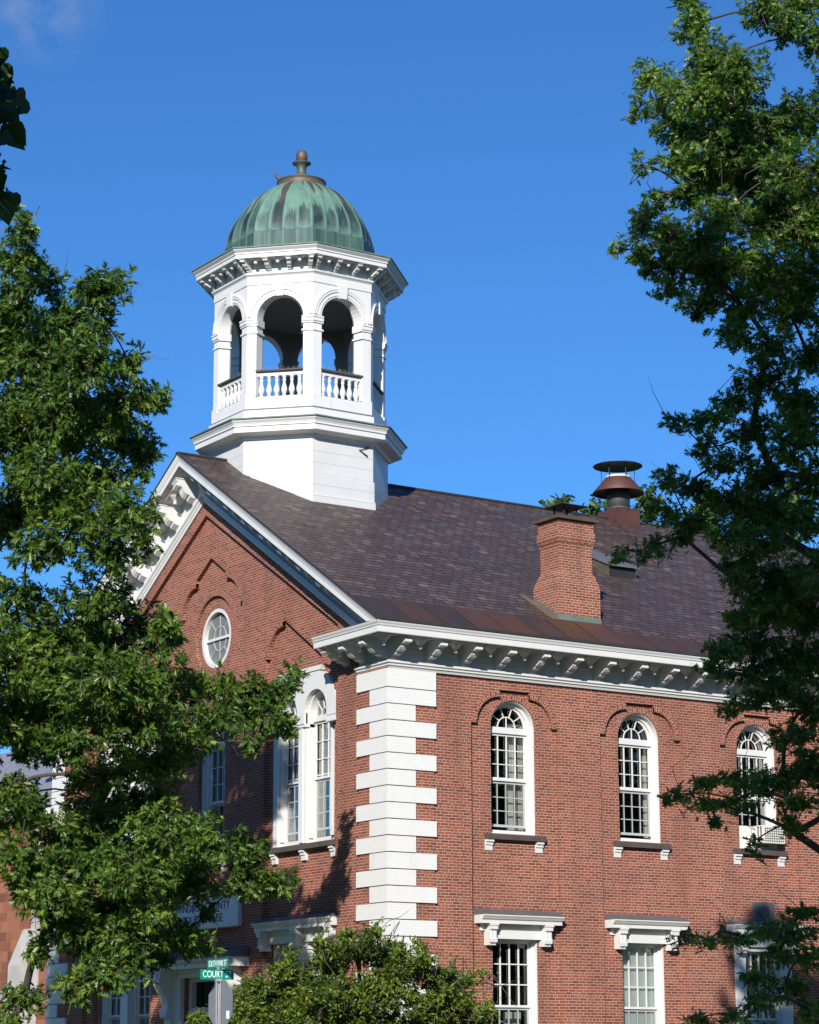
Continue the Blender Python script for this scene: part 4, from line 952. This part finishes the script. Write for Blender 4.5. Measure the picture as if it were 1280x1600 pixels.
# ------------------------------------------------------------------ stone neighbour beyond the left corner
SH = empty('stone_house', 'pink sandstone house with pale trim and blue grey roof beyond the courthouse', 'house', (5, 27, 0))
def TS(s, z, o): return (.6-o, s, z)
h = MB(); h.poly(TS, rect(20.2, 36, 0, 9.3), -6, 0); put(h.build('wall', M['sandstone']), SH)
h = MB(); h.prof(TS, [(.55, 9.32), (.55, 9.42), (-3, 12.2), (-6.5, 9.42), (-6.5, 9.32)], 19.6, 36.5); put(h.build('roof', M['grey_roof']), SH)
h = MB(); h.prof(TS, [(0, 9.0), (.5, 9.15), (.57, 9.31), (0, 9.31)], 19.7, 36.4); put(h.build('eave_board', M['white']), SH)
h = MB(); h.prof(TS, [(.0, 0), (.55, 0), (.55, 4.6), (.10, 5.7), (.0, 5.7)], 20.3, 21.2); put(h.build('buttress', M['grey_stone']), SH)
h = MB(); h.box(TS, 20.19, 36, 3.6, 3.9, .001, .08); h.box(TS, 20.19, 20.75, 3.9, 9.0, .001, .05); put(h.build('stone_band', M['grey_stone']), SH)

# ------------------------------------------------------------------ street sign
SD = 37.5; SB = at(339, 1662, SD); SB[2] = 0
SS = empty('street_sign', 'grey sign post with two green street name blades above a stop sign seen from behind', 'street sign', SB)
vdir = math.atan2(SB[1]-CAM[1], SB[0]-CAM[0])
def TB(ang, off=0.0):
    """a blade frame whose outward normal faces the viewer, turned by ang (degrees, positive to the viewer's right)"""
    a = vdir+math.pi+math.radians(ang); nx, ny = math.cos(a), math.sin(a); tx, ty = -ny, nx
    return lambda s, z, o: (SB[0]+tx*s+nx*(o+off), SB[1]+ty*s+ny*(o+off), z)
def zpix(py): return 1.65+(1662-py)/FPX*SD/math.cos(PITCH)*0.985
p = MB(); T = TB(20); p.poly(lambda a, b, c: T(a, c, b), [(-.04, -.03), (.04, -.03), (.04, .03), (.022, .03), (.022, -.012), (-.022, -.012), (-.022, .03), (-.04, .03)], -.02, zpix(1530)); put(p.build('post', M['post']), SS)
p = MB()
for T, z0, z1 in ((TB(20), zpix(1530), zpix(1526)), ): p.box(T, -.05, .05, z0-.03, z0+.012, -.05, .05)
T = TB(20); p.box(T, -.022, .022, zpix(1515), zpix(1510), -.022, .022); put(p.build('blade_clamp', M['post']), SS)
za0, za1 = zpix(1512.5), zpix(1498.5); zb0, zb1 = zpix(1530), zpix(1514.5)
def blade(ang, z0, z1, w_, txt, tw, off=0, sc=0.0):
    T = TB(ang); b = MB(); b.box(T, -w_/2+off, w_/2+off, z0, z1, -.004, .004); B_ = put(b.build('sign_blade', M['sign_green']), SS)
    o1 = text_obj('lettering', txt, T, off+sc, (z0+z1)/2, .0045, (z1-z0)*.92, M['sign_white'], tw, .001); o1.parent = B_; o1.matrix_parent_inverse = B_.matrix_basis.inverted()
    return B_
bpy.context.view_layer.update()
def subput(o, par):
    o.parent = par; o.matrix_parent_inverse = (par.matrix_parent_inverse if False else Matrix()); return o
B1 = blade(-62, za0, za1, .68, 'SOUTH PARK ST', .60, -.02)
B2 = blade(26, zb0, zb1, .58, 'COURT ST', .50, -.02)
for ob in [o for o in COL.objects if o.name.startswith('lettering') and o.parent and o.parent.name.startswith('sign_blade')]:
    ob.matrix_parent_inverse = Matrix.Translation(-Vector(SB)) @ Matrix.Translation(Vector(SB))
T = TB(-60, .0); r8 = .375/math.cos(A8); zo = zpix(1531)-.375
oc = [(r8*math.cos(A8+k*math.pi/4), zo+r8*math.sin(A8+k*math.pi/4)) for k in range(8)]
p = MB(); p.poly(T, oc, -.052, -.048); p.poly(T, [(a*.985, zo+(b-zo)*.985) for a, b in oc], -.0545, -.0525, mi=1); PS = put(p.build('stop_plate', [M['alu'], M['stop_red']]), SS)
p = MB(); p.box(T, .19, .28, zo-.22, zo-.10, -.0478, -.046); put(p.build('sticker', M['sign_white']), SS)

# ------------------------------------------------------------------ foliage
OAK = [(0, 0), (.14, .025), (.24, .17), (.30, .06), (.50, .31), (.52, .085), (.73, .27), (.74, .07), (1.06, 0)]
PIN = [(0, 0), (.17, .02), (.24, .20), (.30, .035), (.52, .36), (.51, .045), (.78, .28), (.75, .045), (1.08, 0)]
HEART = [(0, 0), (-.06, .18), (.05, .38), (.30, .46), (.58, .36), (.80, .17), (1, 0)]
OVAL = [(0, 0), (.25, .19), (.6, .2), (1, 0)]
CLUMP = [(0, 0), (.12, .24), (.32, .12), (.48, .34), (.64, .14), (.80, .22), (1, 0)]
def leaves_mesh(name, P, D, N, Ls, tint, half, mat, fold=.22, droop=.22):
    n = len(P); h = np.array(half, float); m = len(h)
    D = D/np.linalg.norm(D, axis=1, keepdims=True); S = np.cross(N, D); S /= (np.linalg.norm(S, axis=1, keepdims=True)+1e-9); N = np.cross(D, S)
    xs_ = np.concatenate([h[:, 0], h[1:-1, 0]]); ys = np.concatenate([h[:, 1], -h[1:-1, 1]]); zs_ = fold*np.abs(ys)-droop*xs_**2
    V = P[:, None, :] + Ls[:, None, None]*(xs_[None, :, None]*D[:, None, :] + ys[None, :, None]*S[:, None, :] + zs_[None, :, None]*N[:, None, :])
    nv = len(xs_); right = list(range(m)); left = [0] + [m+i for i in range(m-2)] + [m-1]
    idx = np.array(right[::-1] + left); L_ = (idx[None, :] + (np.arange(n)*nv)[:, None]).ravel()
    me = bpy.data.meshes.new(name); me.vertices.add(n*nv); me.vertices.foreach_set('co', V.ravel())
    me.loops.add(len(L_)); me.loops.foreach_set('vertex_index', L_.astype(np.int32)); me.polygons.add(2*n)
    me.polygons.foreach_set('loop_start', (np.arange(2*n)*m).astype(np.int32))
    me.polygons.foreach_set('loop_total', np.full(2*n, m, dtype=np.int32))
    me.update(calc_edges=True); at_ = me.attributes.new('tint', 'FLOAT', 'POINT'); at_.data.foreach_set('value', np.repeat(tint, nv).astype(np.float32))
    me.materials.append(mat); me.validate(); o = bpy.data.objects.new(name, me); COL.objects.link(o); return o

def make_tree(name, label, cat, base, clumps, leafmat, half, leaf_len, seed, per=10, dens=28.0, limb_top=None, trunk_r=.28, group=None, twig_len=.34, bark='bark', limbs=True, droopz=.35, odd=.004, stems=.45, bare=0, lean=(0, 0)):
    """clumps: (centre xyz, rx, ry(depth), rz) in metres: leafy masses carried by limbs from a tapered trunk"""
    rg = np.random.default_rng(seed); root = empty(name, label, cat, tuple(base), group)
    base = np.array(base, float); cs = [np.array(c[0]) for c in clumps]
    top = max(c[2] for c in cs) if limb_top is None else limb_top
    tp = [base+np.array([lean[0]*t*t, lean[1]*t*t, t*(top-base[2])]) for t in np.linspace(0, 1, 9)]
    for i in range(1, 9): tp[i][:2] += rg.normal(0, .06, 2)
    tr = MB(); tr.tube(tp, [trunk_r*(1.25 if i == 0 else 1-.85*i/8) for i in range(9)], 10)
    bm_ = MB(); tw = MB()
    PP, DD, NN, LL, TT = [], [], [], [], []
    # limbs: every mass hangs on the nearest mass nearer the trunk, so that boughs fork and thin out
    NC = len(cs); CC = np.array(cs)
    def trunk_at(z):
        f_ = np.clip((z-base[2])/(top-base[2])*8, 0, 7.999); i0 = int(f_); return tp[i0]+(tp[i0+1]-tp[i0])*(f_-i0)
    dtr = np.array([np.linalg.norm(c[:2]-trunk_at(c[2])[:2]) for c in cs]); order = np.argsort(dtr); par = {}; done = []
    for i in order:
        best, bj = None, None
        zt = np.clip(cs[i][2]-.5*dtr[i]-.2, base[2]+1.5, top-.2); pt = trunk_at(zt); best = np.linalg.norm(cs[i]-pt)*.9; bj = None; bp_ = pt
        for j in done:
            dv = CC[i]-CC[j]; d_ = math.sqrt(dv[0]**2+dv[1]**2+(1.9*dv[2])**2)+1.2*max(0, -dv[2])
            if d_ < best: best, bj = d_, j
        par[i] = (bj, pt); done.append(i)
    cnt = {i: 1 for i in range(NC)}
    for i in order[::-1]:
        if par[i][0] is not None: cnt[par[i][0]] += cnt[i]
    rad_ = lambda k: min(trunk_r*.6, .0085*k**.62)
    if limbs:
        for i in range(NC):
            j, pt = par[i]; st_ = pt if j is None else cs[j]; ctr = cs[i]; ln = np.linalg.norm(ctr-st_)
            mid = (st_+ctr)/2+np.array([0, 0, .10*ln])+rg.normal(0, .11*ln, 3); r1 = rad_(cnt[i]); r0 = max(r1, min(rad_(cnt[j]) if j is not None else 1.25*r1, 1.5*r1))
            q = [st_*(1-t)**2+2*mid*t*(1-t)+ctr*t*t for t in np.linspace(0, 1, 7)]; bm_.tube(q, [r0+(r1-r0)*t for t in np.linspace(0, 1, 7)], 7)
    for (c, rx, ry, rz), ctr in zip(clumps, cs):
        n = max(6, int(dens*math.pi*rx*rz*(1+.25*ry)))
        d = rg.normal(size=(n, 3)); d /= np.linalg.norm(d, axis=1, keepdims=True); u = rg.random(n)**(1/2.2)
        # lumpy outline: sub-lobes pull twigs together
        lob = rg.normal(size=(7, 3)); lob /= np.linalg.norm(lob, axis=1, keepdims=True); al = (d@lob.T).max(1)
        u *= .62+.48*np.clip(al, 0, 1)
        Rv = _r*1.0; Fv = np.array([_f[0], _f[1], 0]); Fv = Fv/np.linalg.norm(Fv)
        tip = ctr + (d[:, :1]*rx)*u[:, None]*Rv + (d[:, 1:2]*ry)*u[:, None]*Fv + (d[:, 2:]*rz)*u[:, None]*np.array([0, 0, 1.0])
        outd = tip-ctr; outd /= (np.linalg.norm(outd, axis=1, keepdims=True)+1e-6)
        td = outd*.8+rg.normal(size=(n, 3))*.45+np.array([0, 0, .25]); td /= np.linalg.norm(td, axis=1, keepdims=True)
        tl = twig_len*(.6+.8*rg.random(n))
        for i in range(n):
            if rg.random() < stems:
                s0 = tip[i]-td[i]*tl[i]; back = s0-(s0-ctr)*.45+rg.normal(0, .03, 3); tw.tube([back, s0, tip[i]], [.011, .008, .004], 4)
        if bare:
            for i in range(int(bare*rx*rz)+1):
                k = rg.integers(n); e0 = tip[k]; dd = td[k]+rg.normal(0, .3, 3); l_ = .25+.45*rg.random(); w1, w2 = rg.normal(0, .05, 3), rg.normal(0, .09, 3)
                tw.tube([ctr*.4+e0*.6, e0, e0+dd*l_*.5+w1, e0+dd*l_*.8+w2, e0+dd*l_*1.05+w2*1.8+[0, 0, .05]], [.010, .008, .006, .004, .002], 4)
        shade = rg.normal(0, .10)
        for j in range(per):
            fr_ = .30+.70*(j/(per-1))**.55 if per > 1 else 1.0
            az = 2.4*j+rg.random(n)*1.2; a = np.cross(td, rg.normal(size=(n, 3))); a /= np.linalg.norm(a, axis=1, keepdims=True); b = np.cross(td, a)
            rad = np.cos(az)[:, None]*a+np.sin(az)[:, None]*b
            ld = td*(.35+.5*fr_)+rad*(1.0-.35*fr_)+np.array([0, 0, -droopz])+rg.normal(size=(n, 3))*.16
            nn = np.array([0, 0, 1.0])*.55+rg.normal(size=(n, 3))*.5+outd*.6
            PP.append(tip-td*(tl*(1-fr_))[:, None]); DD.append(ld); NN.append(nn); LL.append(leaf_len*(.6+.55*rg.random(n)))
            t_ = np.clip(.45+shade+rg.normal(0, .2, n), 0, .92); t_[rg.random(n) < odd] = 1.0; TT.append(t_)
    put(tr.build('trunk', M[bark]), root)
    if bm_.v: put(bm_.build('limbs', M[bark]), root)
    if tw.v: put(tw.build('twigs', M['twig'], recalc=False), root)
    cr_ = leaves_mesh('crown', np.concatenate(PP), np.concatenate(DD), np.concatenate(NN), np.concatenate(LL), np.concatenate(TT), half, leafmat); put(cr_, root)
    return root

def clump_px(lst, depth, seed, dspread=1.2, thick=.9):
    rg = np.random.default_rng(seed); out = []
    for q in lst:
        px, py, rx, ry = q[:4]; d = depth+(q[4] if len(q) > 4 else rg.uniform(-dspread, dspread)); k = d/FPX
        out.append((at(px, py, d), rx*k, max(.5, thick*.5*(rx+ry)*k), ry*k))
    return out

LD = 48.5
left = [(38, 350, 26, 30), (30, 400, 48, 42), (20, 460, 60, 55), (75, 440, 30, 30), (150, 450, 52, 38), (185, 440, 26, 26), (110, 500, 58, 48), (165, 505, 32, 32), (50, 560, 75, 65), (140, 570, 62, 55), (200, 570, 36, 32), (95, 640, 80, 60),
        (190, 630, 62, 45), (240, 620, 34, 28), (20, 660, 70, 70), (205, 690, 52, 42), (60, 740, 70, 55), (150, 740, 72, 55), (225, 715, 30, 40), (120, 810, 90, 55), (205, 800, 50, 55), (20, 800, 60, 60), (60, 855, 55, 34), (170, 865, 62, 42), (225, 850, 24, 30),
        (40, 930, 60, 30), (150, 945, 75, 48), (215, 985, 70, 52), (262, 980, 34, 40), (90, 1000, 80, 50), (20, 1040, 60, 60), (160, 1060, 100, 55), (260, 1060, 70, 48), (330, 1075, 62, 38), (395, 1085, 48, 34, 2.0), (440, 1080, 34, 26, 2.5), (463, 1050, 16, 22, 3.0), (408, 1120, 46, 34, 2.0), (440, 1130, 26, 24, 2.5),
        (330, 1120, 62, 34), (90, 1110, 90, 45), (200, 1130, 90, 40), (290, 1155, 52, 26), (20, 1130, 60, 45), (120, 1165, 70, 30), (395, 1160, 22, 20),
        (150, 1215, 60, 26), (240, 1195, 50, 26), (20, 1230, 40, 26), (40, 1262, 38, 22), (90, 1300, 62, 36), (175, 1285, 66, 40), (250, 1290, 62, 45), (320, 1310, 60, 40), (375, 1325, 44, 30, 2.0), (30, 1340, 60, 40), (130, 1350, 78, 42), (220, 1360, 80, 46), (310, 1370, 72, 42), (390, 1375, 52, 30, 2.2), (440, 1380, 34, 22, 2.8), (395, 1340, 28, 22, 2.0),
        (80, 1400, 60, 40), (180, 1420, 76, 40), (235, 1425, 50, 34), (120, 1450, 60, 36), (210, 1470, 66, 34), (290, 1465, 50, 26), (170, 1520, 60, 36), (120, 1540, 46, 30), (40, 1555, 42, 32), (20, 1590, 30, 24), (60, 1480, 34, 26),
        (-60, 480, 60, 80), (-70, 650, 80, 90), (-80, 820, 80, 90), (-80, 1000, 90, 90), (-80, 1180, 90, 90), (-80, 1340, 90, 80), (-160, 700, 90, 120), (-180, 950, 100, 120), (-180, 1200, 100, 110)]
lc_ = clump_px(left, LD, 3, 1.8)
# second layer of the crown behind for depth, then masses added to shade the entrance wall
back = [(20, 520, 60, 60, 2.6), (110, 560, 70, 60, 2.4), (60, 660, 80, 70, 2.8), (150, 660, 70, 50, 2.3), (100, 770, 80, 60, 2.6), (40, 1000, 80, 60, 2.6), (130, 1020, 90, 60, 2.8), (60, 1090, 80, 50, 2.8), (200, 1080, 90, 44, 2.5), (150, 1330, 90, 44, 2.4), (250, 1350, 80, 40, 2.4), (200, 1430, 80, 36, 2.4), (120, 1400, 60, 36, 2.4), (-60, 560, 80, 90, 2.5), (-80, 900, 90, 110, 2.5), (-80, 1250, 90, 100, 2.5)]
back += [(150, 1100, 70, 50, 6.5), (90, 1050, 70, 50, 6.0), (205, 1185, 60, 40, 7.5), (240, 1250, 60, 44, 8.0), (160, 1260, 70, 44, 7.5), (60, 1150, 70, 50, 6.5), (120, 1340, 70, 44, 7.5), (280, 1300, 50, 36, 8.0), (200, 1340, 70, 44, 8.2), (20, 1260, 60, 50, 7.5), (60, 1370, 60, 44, 7.0), (250, 1120, 50, 36, 6.8), (300, 1170, 40, 26, 6.5), (170, 1440, 60, 36, 6.0), (240, 1400, 60, 34, 7.0),  # masses toward the wall, added to shade the entrance
         (200, 1430, 50, 34, 1.0), (322, 1424, 26, 13, 1.5), (275, 1458, 46, 22, 1.5), (310, 1478, 36, 16, 1.5), (240, 1490, 40, 22, 1.2), (150, 1470, 60, 36, .8), (200, 1500, 44, 24, .6), (90, 1430, 50, 30, 1.0),
         (-60, 820, 70, 70, 2.5), (-130, 780, 80, 80, 3.0), (-200, 860, 90, 90, 3.5), (-290, 900, 90, 100, 3.0), (-90, 960, 80, 80, 4.0), (-180, 1020, 90, 90, 4.0), (-280, 1080, 90, 100, 4.0), (-70, 1130, 70, 70, 5.0), (-150, 1200, 90, 80, 5.0), (-60, 1280, 60, 60, 5.5), (-260, 700, 90, 90, 1.0), (-60, 700, 60, 60, 3.0), (-340, 760, 90, 100, 2.0)]  # masses out of view on the left, added to shade the lower wall
lc_ += clump_px(back, LD, 4)
tb = at(-120, 1662, LD); tb[2] = 0
make_tree('red_oak', 'tall red oak with glossy lobed leaves in front of the gable end', 'tree', tb, lc_, M['oak'], OAK, .20, 11, per=10, dens=52, limb_top=16.6, trunk_r=.38, twig_len=.40, odd=.003, bare=.7)

RD = 36.0
right = [(1075, 5, 26, 20), (1085, 40, 30, 28), (1100, 75, 30, 30), (1120, 100, 46, 32), (1160, 110, 40, 40), (1190, 20, 36, 22), (1250, 15, 50, 40), (1225, 45, 36, 20), (1275, 60, 24, 30), (1015, 120, 34, 22), (1045, 140, 36, 26), (1090, 150, 42, 36), (1000, 165, 16, 18), (1035, 180, 28, 20),
         (1140, 165, 60, 40), (1075, 205, 50, 30), (1130, 220, 60, 44), (1200, 200, 60, 44), (1250, 180, 40, 40), (1060, 245, 34, 26), (1100, 265, 50, 34), (1000, 258, 22, 12), (1170, 270, 70, 46), (1240, 270, 60, 50), (1075, 300, 36, 24), (1030, 310, 26, 14), (1140, 330, 60, 36), (1210, 340, 70, 46), (1270, 350, 50, 50),
         (1005, 345, 28, 24), (1040, 365, 40, 26), (1090, 375, 50, 32), (962, 385, 18, 12), (1000, 390, 26, 16), (1040, 410, 44, 26), (1110, 420, 60, 36), (1180, 420, 60, 40), (1250, 430, 56, 50), (1055, 445, 38, 20), (1100, 470, 50, 30), (1160, 480, 50, 34), (1230, 490, 50, 36), (1130, 520, 46, 26),
         (1200, 540, 60, 34), (1260, 560, 44, 40), (1185, 590, 60, 34), (1150, 620, 44, 32), (1240, 620, 60, 40), (1110, 650, 40, 24), (1050, 660, 28, 16), (1080, 662, 24, 18), (1170, 670, 60, 36), (1240, 690, 60, 44), (1095, 700, 30, 24), (1130, 720, 50, 32), (1200, 740, 60, 40), (1265, 750, 44, 46), (1040, 745, 30, 20), (1075, 760, 44, 26), (1130, 780, 54, 34), (1195, 800, 60, 36), (1260, 815, 46, 36),
         (1040, 800, 30, 20), (1075, 812, 40, 20), (1140, 835, 52, 26), (1030, 850, 26, 14), (1000, 862, 22, 11), (965, 868, 14, 9), (1070, 840, 26, 16), (1200, 850, 50, 26), (1150, 880, 34, 20), (1210, 900, 56, 30), (1265, 890, 40, 40), (1160, 915, 34, 20), (1200, 950, 60, 34), (1260, 960, 44, 44), (1160, 965, 30, 26), (1180, 1005, 56, 30), (1250, 1030, 50, 44), (1130, 1015, 40, 22), (1110, 1040, 26, 14), (1170, 1050, 50, 22),
         (1215, 1075, 50, 30), (1265, 1100, 36, 40), (1180, 1095, 40, 18), (1140, 1110, 22, 12), (1240, 1150, 40, 34), (1270, 1200, 30, 40), (1150, 1215, 44, 16), (1190, 1225, 44, 22), (1225, 1210, 34, 24), (1100, 1225, 34, 13), (1065, 1240, 24, 12), (1045, 1245, 14, 8), (1110, 1258, 28, 14), (1150, 1250, 36, 16), (1120, 1280, 12, 12), (1245, 1255, 34, 24), (1230, 1285, 24, 12), (1175, 1320, 16, 12), (1240, 1300, 16, 10),
         (1250, 1425, 36, 16), (1200, 1450, 44, 16), (1160, 1465, 40, 12), (1110, 1470, 34, 10), (1065, 1465, 20, 9), (1240, 1460, 44, 22), (1265, 1495, 26, 26), (1215, 1490, 40, 16), (1180, 1520, 34, 14), (1230, 1540, 40, 22), (1190, 1560, 36, 14), (1155, 1585, 26, 12), (1090, 1592, 40, 10), (1265, 1580, 26, 30),
         (1340, 150, 70, 100), (1350, 330, 80, 100), (1340, 520, 80, 90), (1350, 700, 80, 90), (1350, 880, 80, 80), (1340, 1050, 70, 80), (1340, 1230, 70, 80), (1420, 300, 90, 140), (1430, 600, 90, 150), (1430, 900, 90, 140), (1340, 1430, 60, 70)]
rc_ = clump_px([(q[0], q[1], q[2]*1.14, q[3]*1.16) if (q[2] > 22 and q[1] < 440) else ((q[0]+6, q[1], q[2]*.9, q[3]*.86) if 480 < q[1] < 800 and q[0] < 1290 else q) for q in right], RD, 5, 1.4, .8)
rback = [(1130, 130, 60, 50, 2.3), (1150, 250, 80, 60, 2.5), (1230, 330, 70, 60, 2.6), (1130, 400, 80, 40, 2.4), (1220, 450, 70, 44, 2.6), (1250, 660, 50, 46, 2.4), (1170, 800, 70, 40, 2.4), (1230, 930, 60, 50, 2.4), (1240, 1040, 50, 40, 2.4)]
rc_ += clump_px(rback, RD, 6)
tb = at(1420, 1662, RD+.6); tb[2] = 0
make_tree('pin_oak', 'pin oak with spiky leaves hanging in front of the long side wall', 'tree', tb, rc_, M['pin'], PIN, .135, 12, per=11, dens=98, limb_top=19.5, trunk_r=.33, twig_len=.3, odd=.06, bare=.4)

# unseen maple overhead, out of the picture, placed to keep the lower pin oak in shade
fwd = np.array([_f[0], _f[1], 0]); fwd /= np.linalg.norm(fwd)
mc = []; rgm = np.random.default_rng(8)
for py in range(560, 1700, 95):
    for px in range(960, 1420, 95):
        p = at(px, py, RD)+SUN*(25.0+rgm.uniform(-1.5, 1.5)); mc.append((p, 1.0, 1.6, 1.0))
mt = CAM+_r*9.5+fwd*12.5; mt[2] = 0
make_tree('shade_maple', 'tall unseen maple placed above the viewer to shade the lower pin oak', 'tree', mt, mc, M['maple'], CLUMP, .30, 14, per=6, dens=20, limb_top=21.0, trunk_r=.4, stems=.1)

# linden whose leaf tips hang in at the upper left
ld_ = []
for (px, py, rx, ry, dd) in [(-14, 110, 26, 40, 0), (0, 165, 22, 22, .1), (-22, 240, 22, 30, 0), (-22, 280, 20, 16, .1), (-160, 100, 150, 160, -.8), (-160, 330, 140, 150, -.8), (-330, 200, 200, 250, -1.2), (-160, -120, 170, 160, -.8), (-330, -150, 220, 200, -1.0), (-60, -190, 60, 70, -.6)]:
    k = (9.6+dd)/FPX; ld_.append((at(px, py, 9.6+dd), rx*k, .5, ry*k))
lt = at(-560, 1662, 8.5); lt[2] = 0
make_tree('linden_tree', 'linden branch of dark heart shaped leaves at the upper left', 'tree', lt, ld_, M['linden'], HEART, .115, 15, per=5, dens=46, limb_top=7.5, trunk_r=.2, twig_len=.18, droopz=.9, stems=.2)

# shrub by the corner of the courthouse
BD = 42.0
sh = [(560, 1480, 34, 22), (520, 1500, 40, 30), (600, 1490, 40, 26), (640, 1510, 44, 26), (690, 1535, 44, 20), (735, 1528, 22, 9), (660, 1500, 28, 14), (470, 1530, 44, 34), (430, 1560, 48, 36), (390, 1580, 44, 30), (520, 1550, 60, 36), (600, 1545, 64, 36), (680, 1570, 60, 30), (740, 1590, 40, 16), (480, 1590, 70, 34), (580, 1600, 80, 36), (680, 1610, 80, 30), (360, 1600, 34, 24), (400, 1640, 80, 40), (540, 1650, 100, 40), (680, 1650, 90, 40), (590, 1452, 9, 12), (612, 1500, 12, 22), (700, 1545, 14, 10), (540, 1462, 12, 12), (755, 1520, 12, 4), (400, 1540, 26, 22), (375, 1560, 22, 22), (440, 1512, 22, 20), (340, 1585, 26, 14), (310, 1592, 20, 12), (500, 1470, 16, 12), (575, 1462, 12, 14), (625, 1485, 12, 16), (655, 1478, 8, 12), (665, 1520, 30, 10), (720, 1560, 34, 12), (760, 1575, 20, 10), (455, 1490, 14, 12), (700, 1518, 20, 7)]
sc_ = clump_px([(q[0], q[1], q[2], q[3]) for q in sh], BD, 7, .9, 1.0)
sb = at(560, 1662, BD); sb[2] = 0
make_tree('shrub', 'yellow green bushy shrub at the courthouse corner', 'shrub', sb, sc_, M['shrub'], OVAL, .084, 16, per=15, dens=270, limb_top=2.4, trunk_r=.07, twig_len=.44, odd=.004, stems=.3, bare=1.2)

# trees that stand behind the courthouse
def far_tree(px, py_top, depth, wpx, label, seed):
    top = at(px, py_top, depth); base = np.array([top[0], top[1], 0]); H = top[2]; rw = wpx*depth/FPX; rg = np.random.default_rng(seed); cl = []
    for i in range(26):
        t = rg.random()**.8; z = H*(.35+.63*t); rr_ = rw*(1-.75*t)*(rg.random()**.5); a = rg.uniform(0, 6.28)
        cl.append((np.array([top[0]+rr_*math.cos(a), top[1]+rr_*math.sin(a), z]), rw*.30, rw*.30, rw*.32))
    cl.append((top-np.array([0, 0, .8]), .6, .6, .9))
    make_tree('background_tree', label, 'tree', base, cl, M['far'], CLUMP, .42, seed, per=5, dens=9.0, limb_top=H*.96, trunk_r=.4, group='trees behind the courthouse', twig_len=.6, stems=.15)
far_tree(872, 768, 98, 40, 'slender tree tip showing just behind the brick chimney', 21)
far_tree(934, 772, 102, 46, 'pale green tree between the chimney and the vent stack', 22)
far_tree(1010, 752, 104, 66, 'full green tree close behind the vent stack', 23)
far_tree(1100, 752, 108, 80, 'broad tree behind the roof, covered by pin oak boughs', 24)
far_tree(1230, 748, 112, 95, 'broad tree farthest along the roof ridge behind the pin oak', 25)

# unseen wood added behind the viewer (it darkens the low sky and is what the panes mirror)
rgw = np.random.default_rng(31); NW = 15000
th = YAW + np.radians(rgw.uniform(48, 312, NW)); rw_ = 75+rgw.normal(0, 5, NW); ht_ = (21+4*np.sin(th*9)+2.5*np.sin(th*23+1))*rgw.random(NW)**.8
Pw = np.stack([CAM[0]+rw_*np.sin(th), CAM[1]+rw_*np.cos(th), ht_], 1)
wd = leaves_mesh('unseen_woodland', Pw, rgw.normal(size=(NW, 3)), rgw.normal(size=(NW, 3)), 1.6+1.4*rgw.random(NW), np.clip(rgw.normal(.4, .2, NW), 0, .9), CLUMP, M['far'])
tag(wd, 'unseen line of dark trees added behind the viewer to block low sky', 'wood', kind='stuff')

# unseen trees added to either side of the view to block skylight
for k, (x, y, h_, lab) in enumerate([(5, -19, 17, 'unseen tree added on the lawn to block sky before the second window bay'), (17, -21, 19, 'tall unseen tree added to block sky before the fourth window bay'), (30, -20, 18, 'unseen tree added to block sky before the far end of the long wall'),
                                     (-24, 13, 18, 'unseen tree added to block sky across from the entrance steps'), (-23, 31, 19, 'tall unseen tree added to block sky across from the stone house')]):
    rgt = np.random.default_rng(60+k); cl = []
    for i in range(34):
        t = rgt.random(); z = h_*(.28+.68*t); r_ = 4.6*math.sqrt(max(.05, 1-(2*t-.75)**2*.9))*rgt.random()**.5; a = rgt.uniform(0, 6.28)
        cl.append((np.array([x+r_*math.cos(a), y+r_*math.sin(a), z]), 1.5, 1.5, 1.2))
    make_tree('sky_block_tree', lab, 'tree', (x, y, 0), cl, M['maple'], CLUMP, .55, 70+k, per=5, dens=5.0, limb_top=h_*.95, trunk_r=.35, group='unseen trees added to block the sky', twig_len=.5, stems=.05)
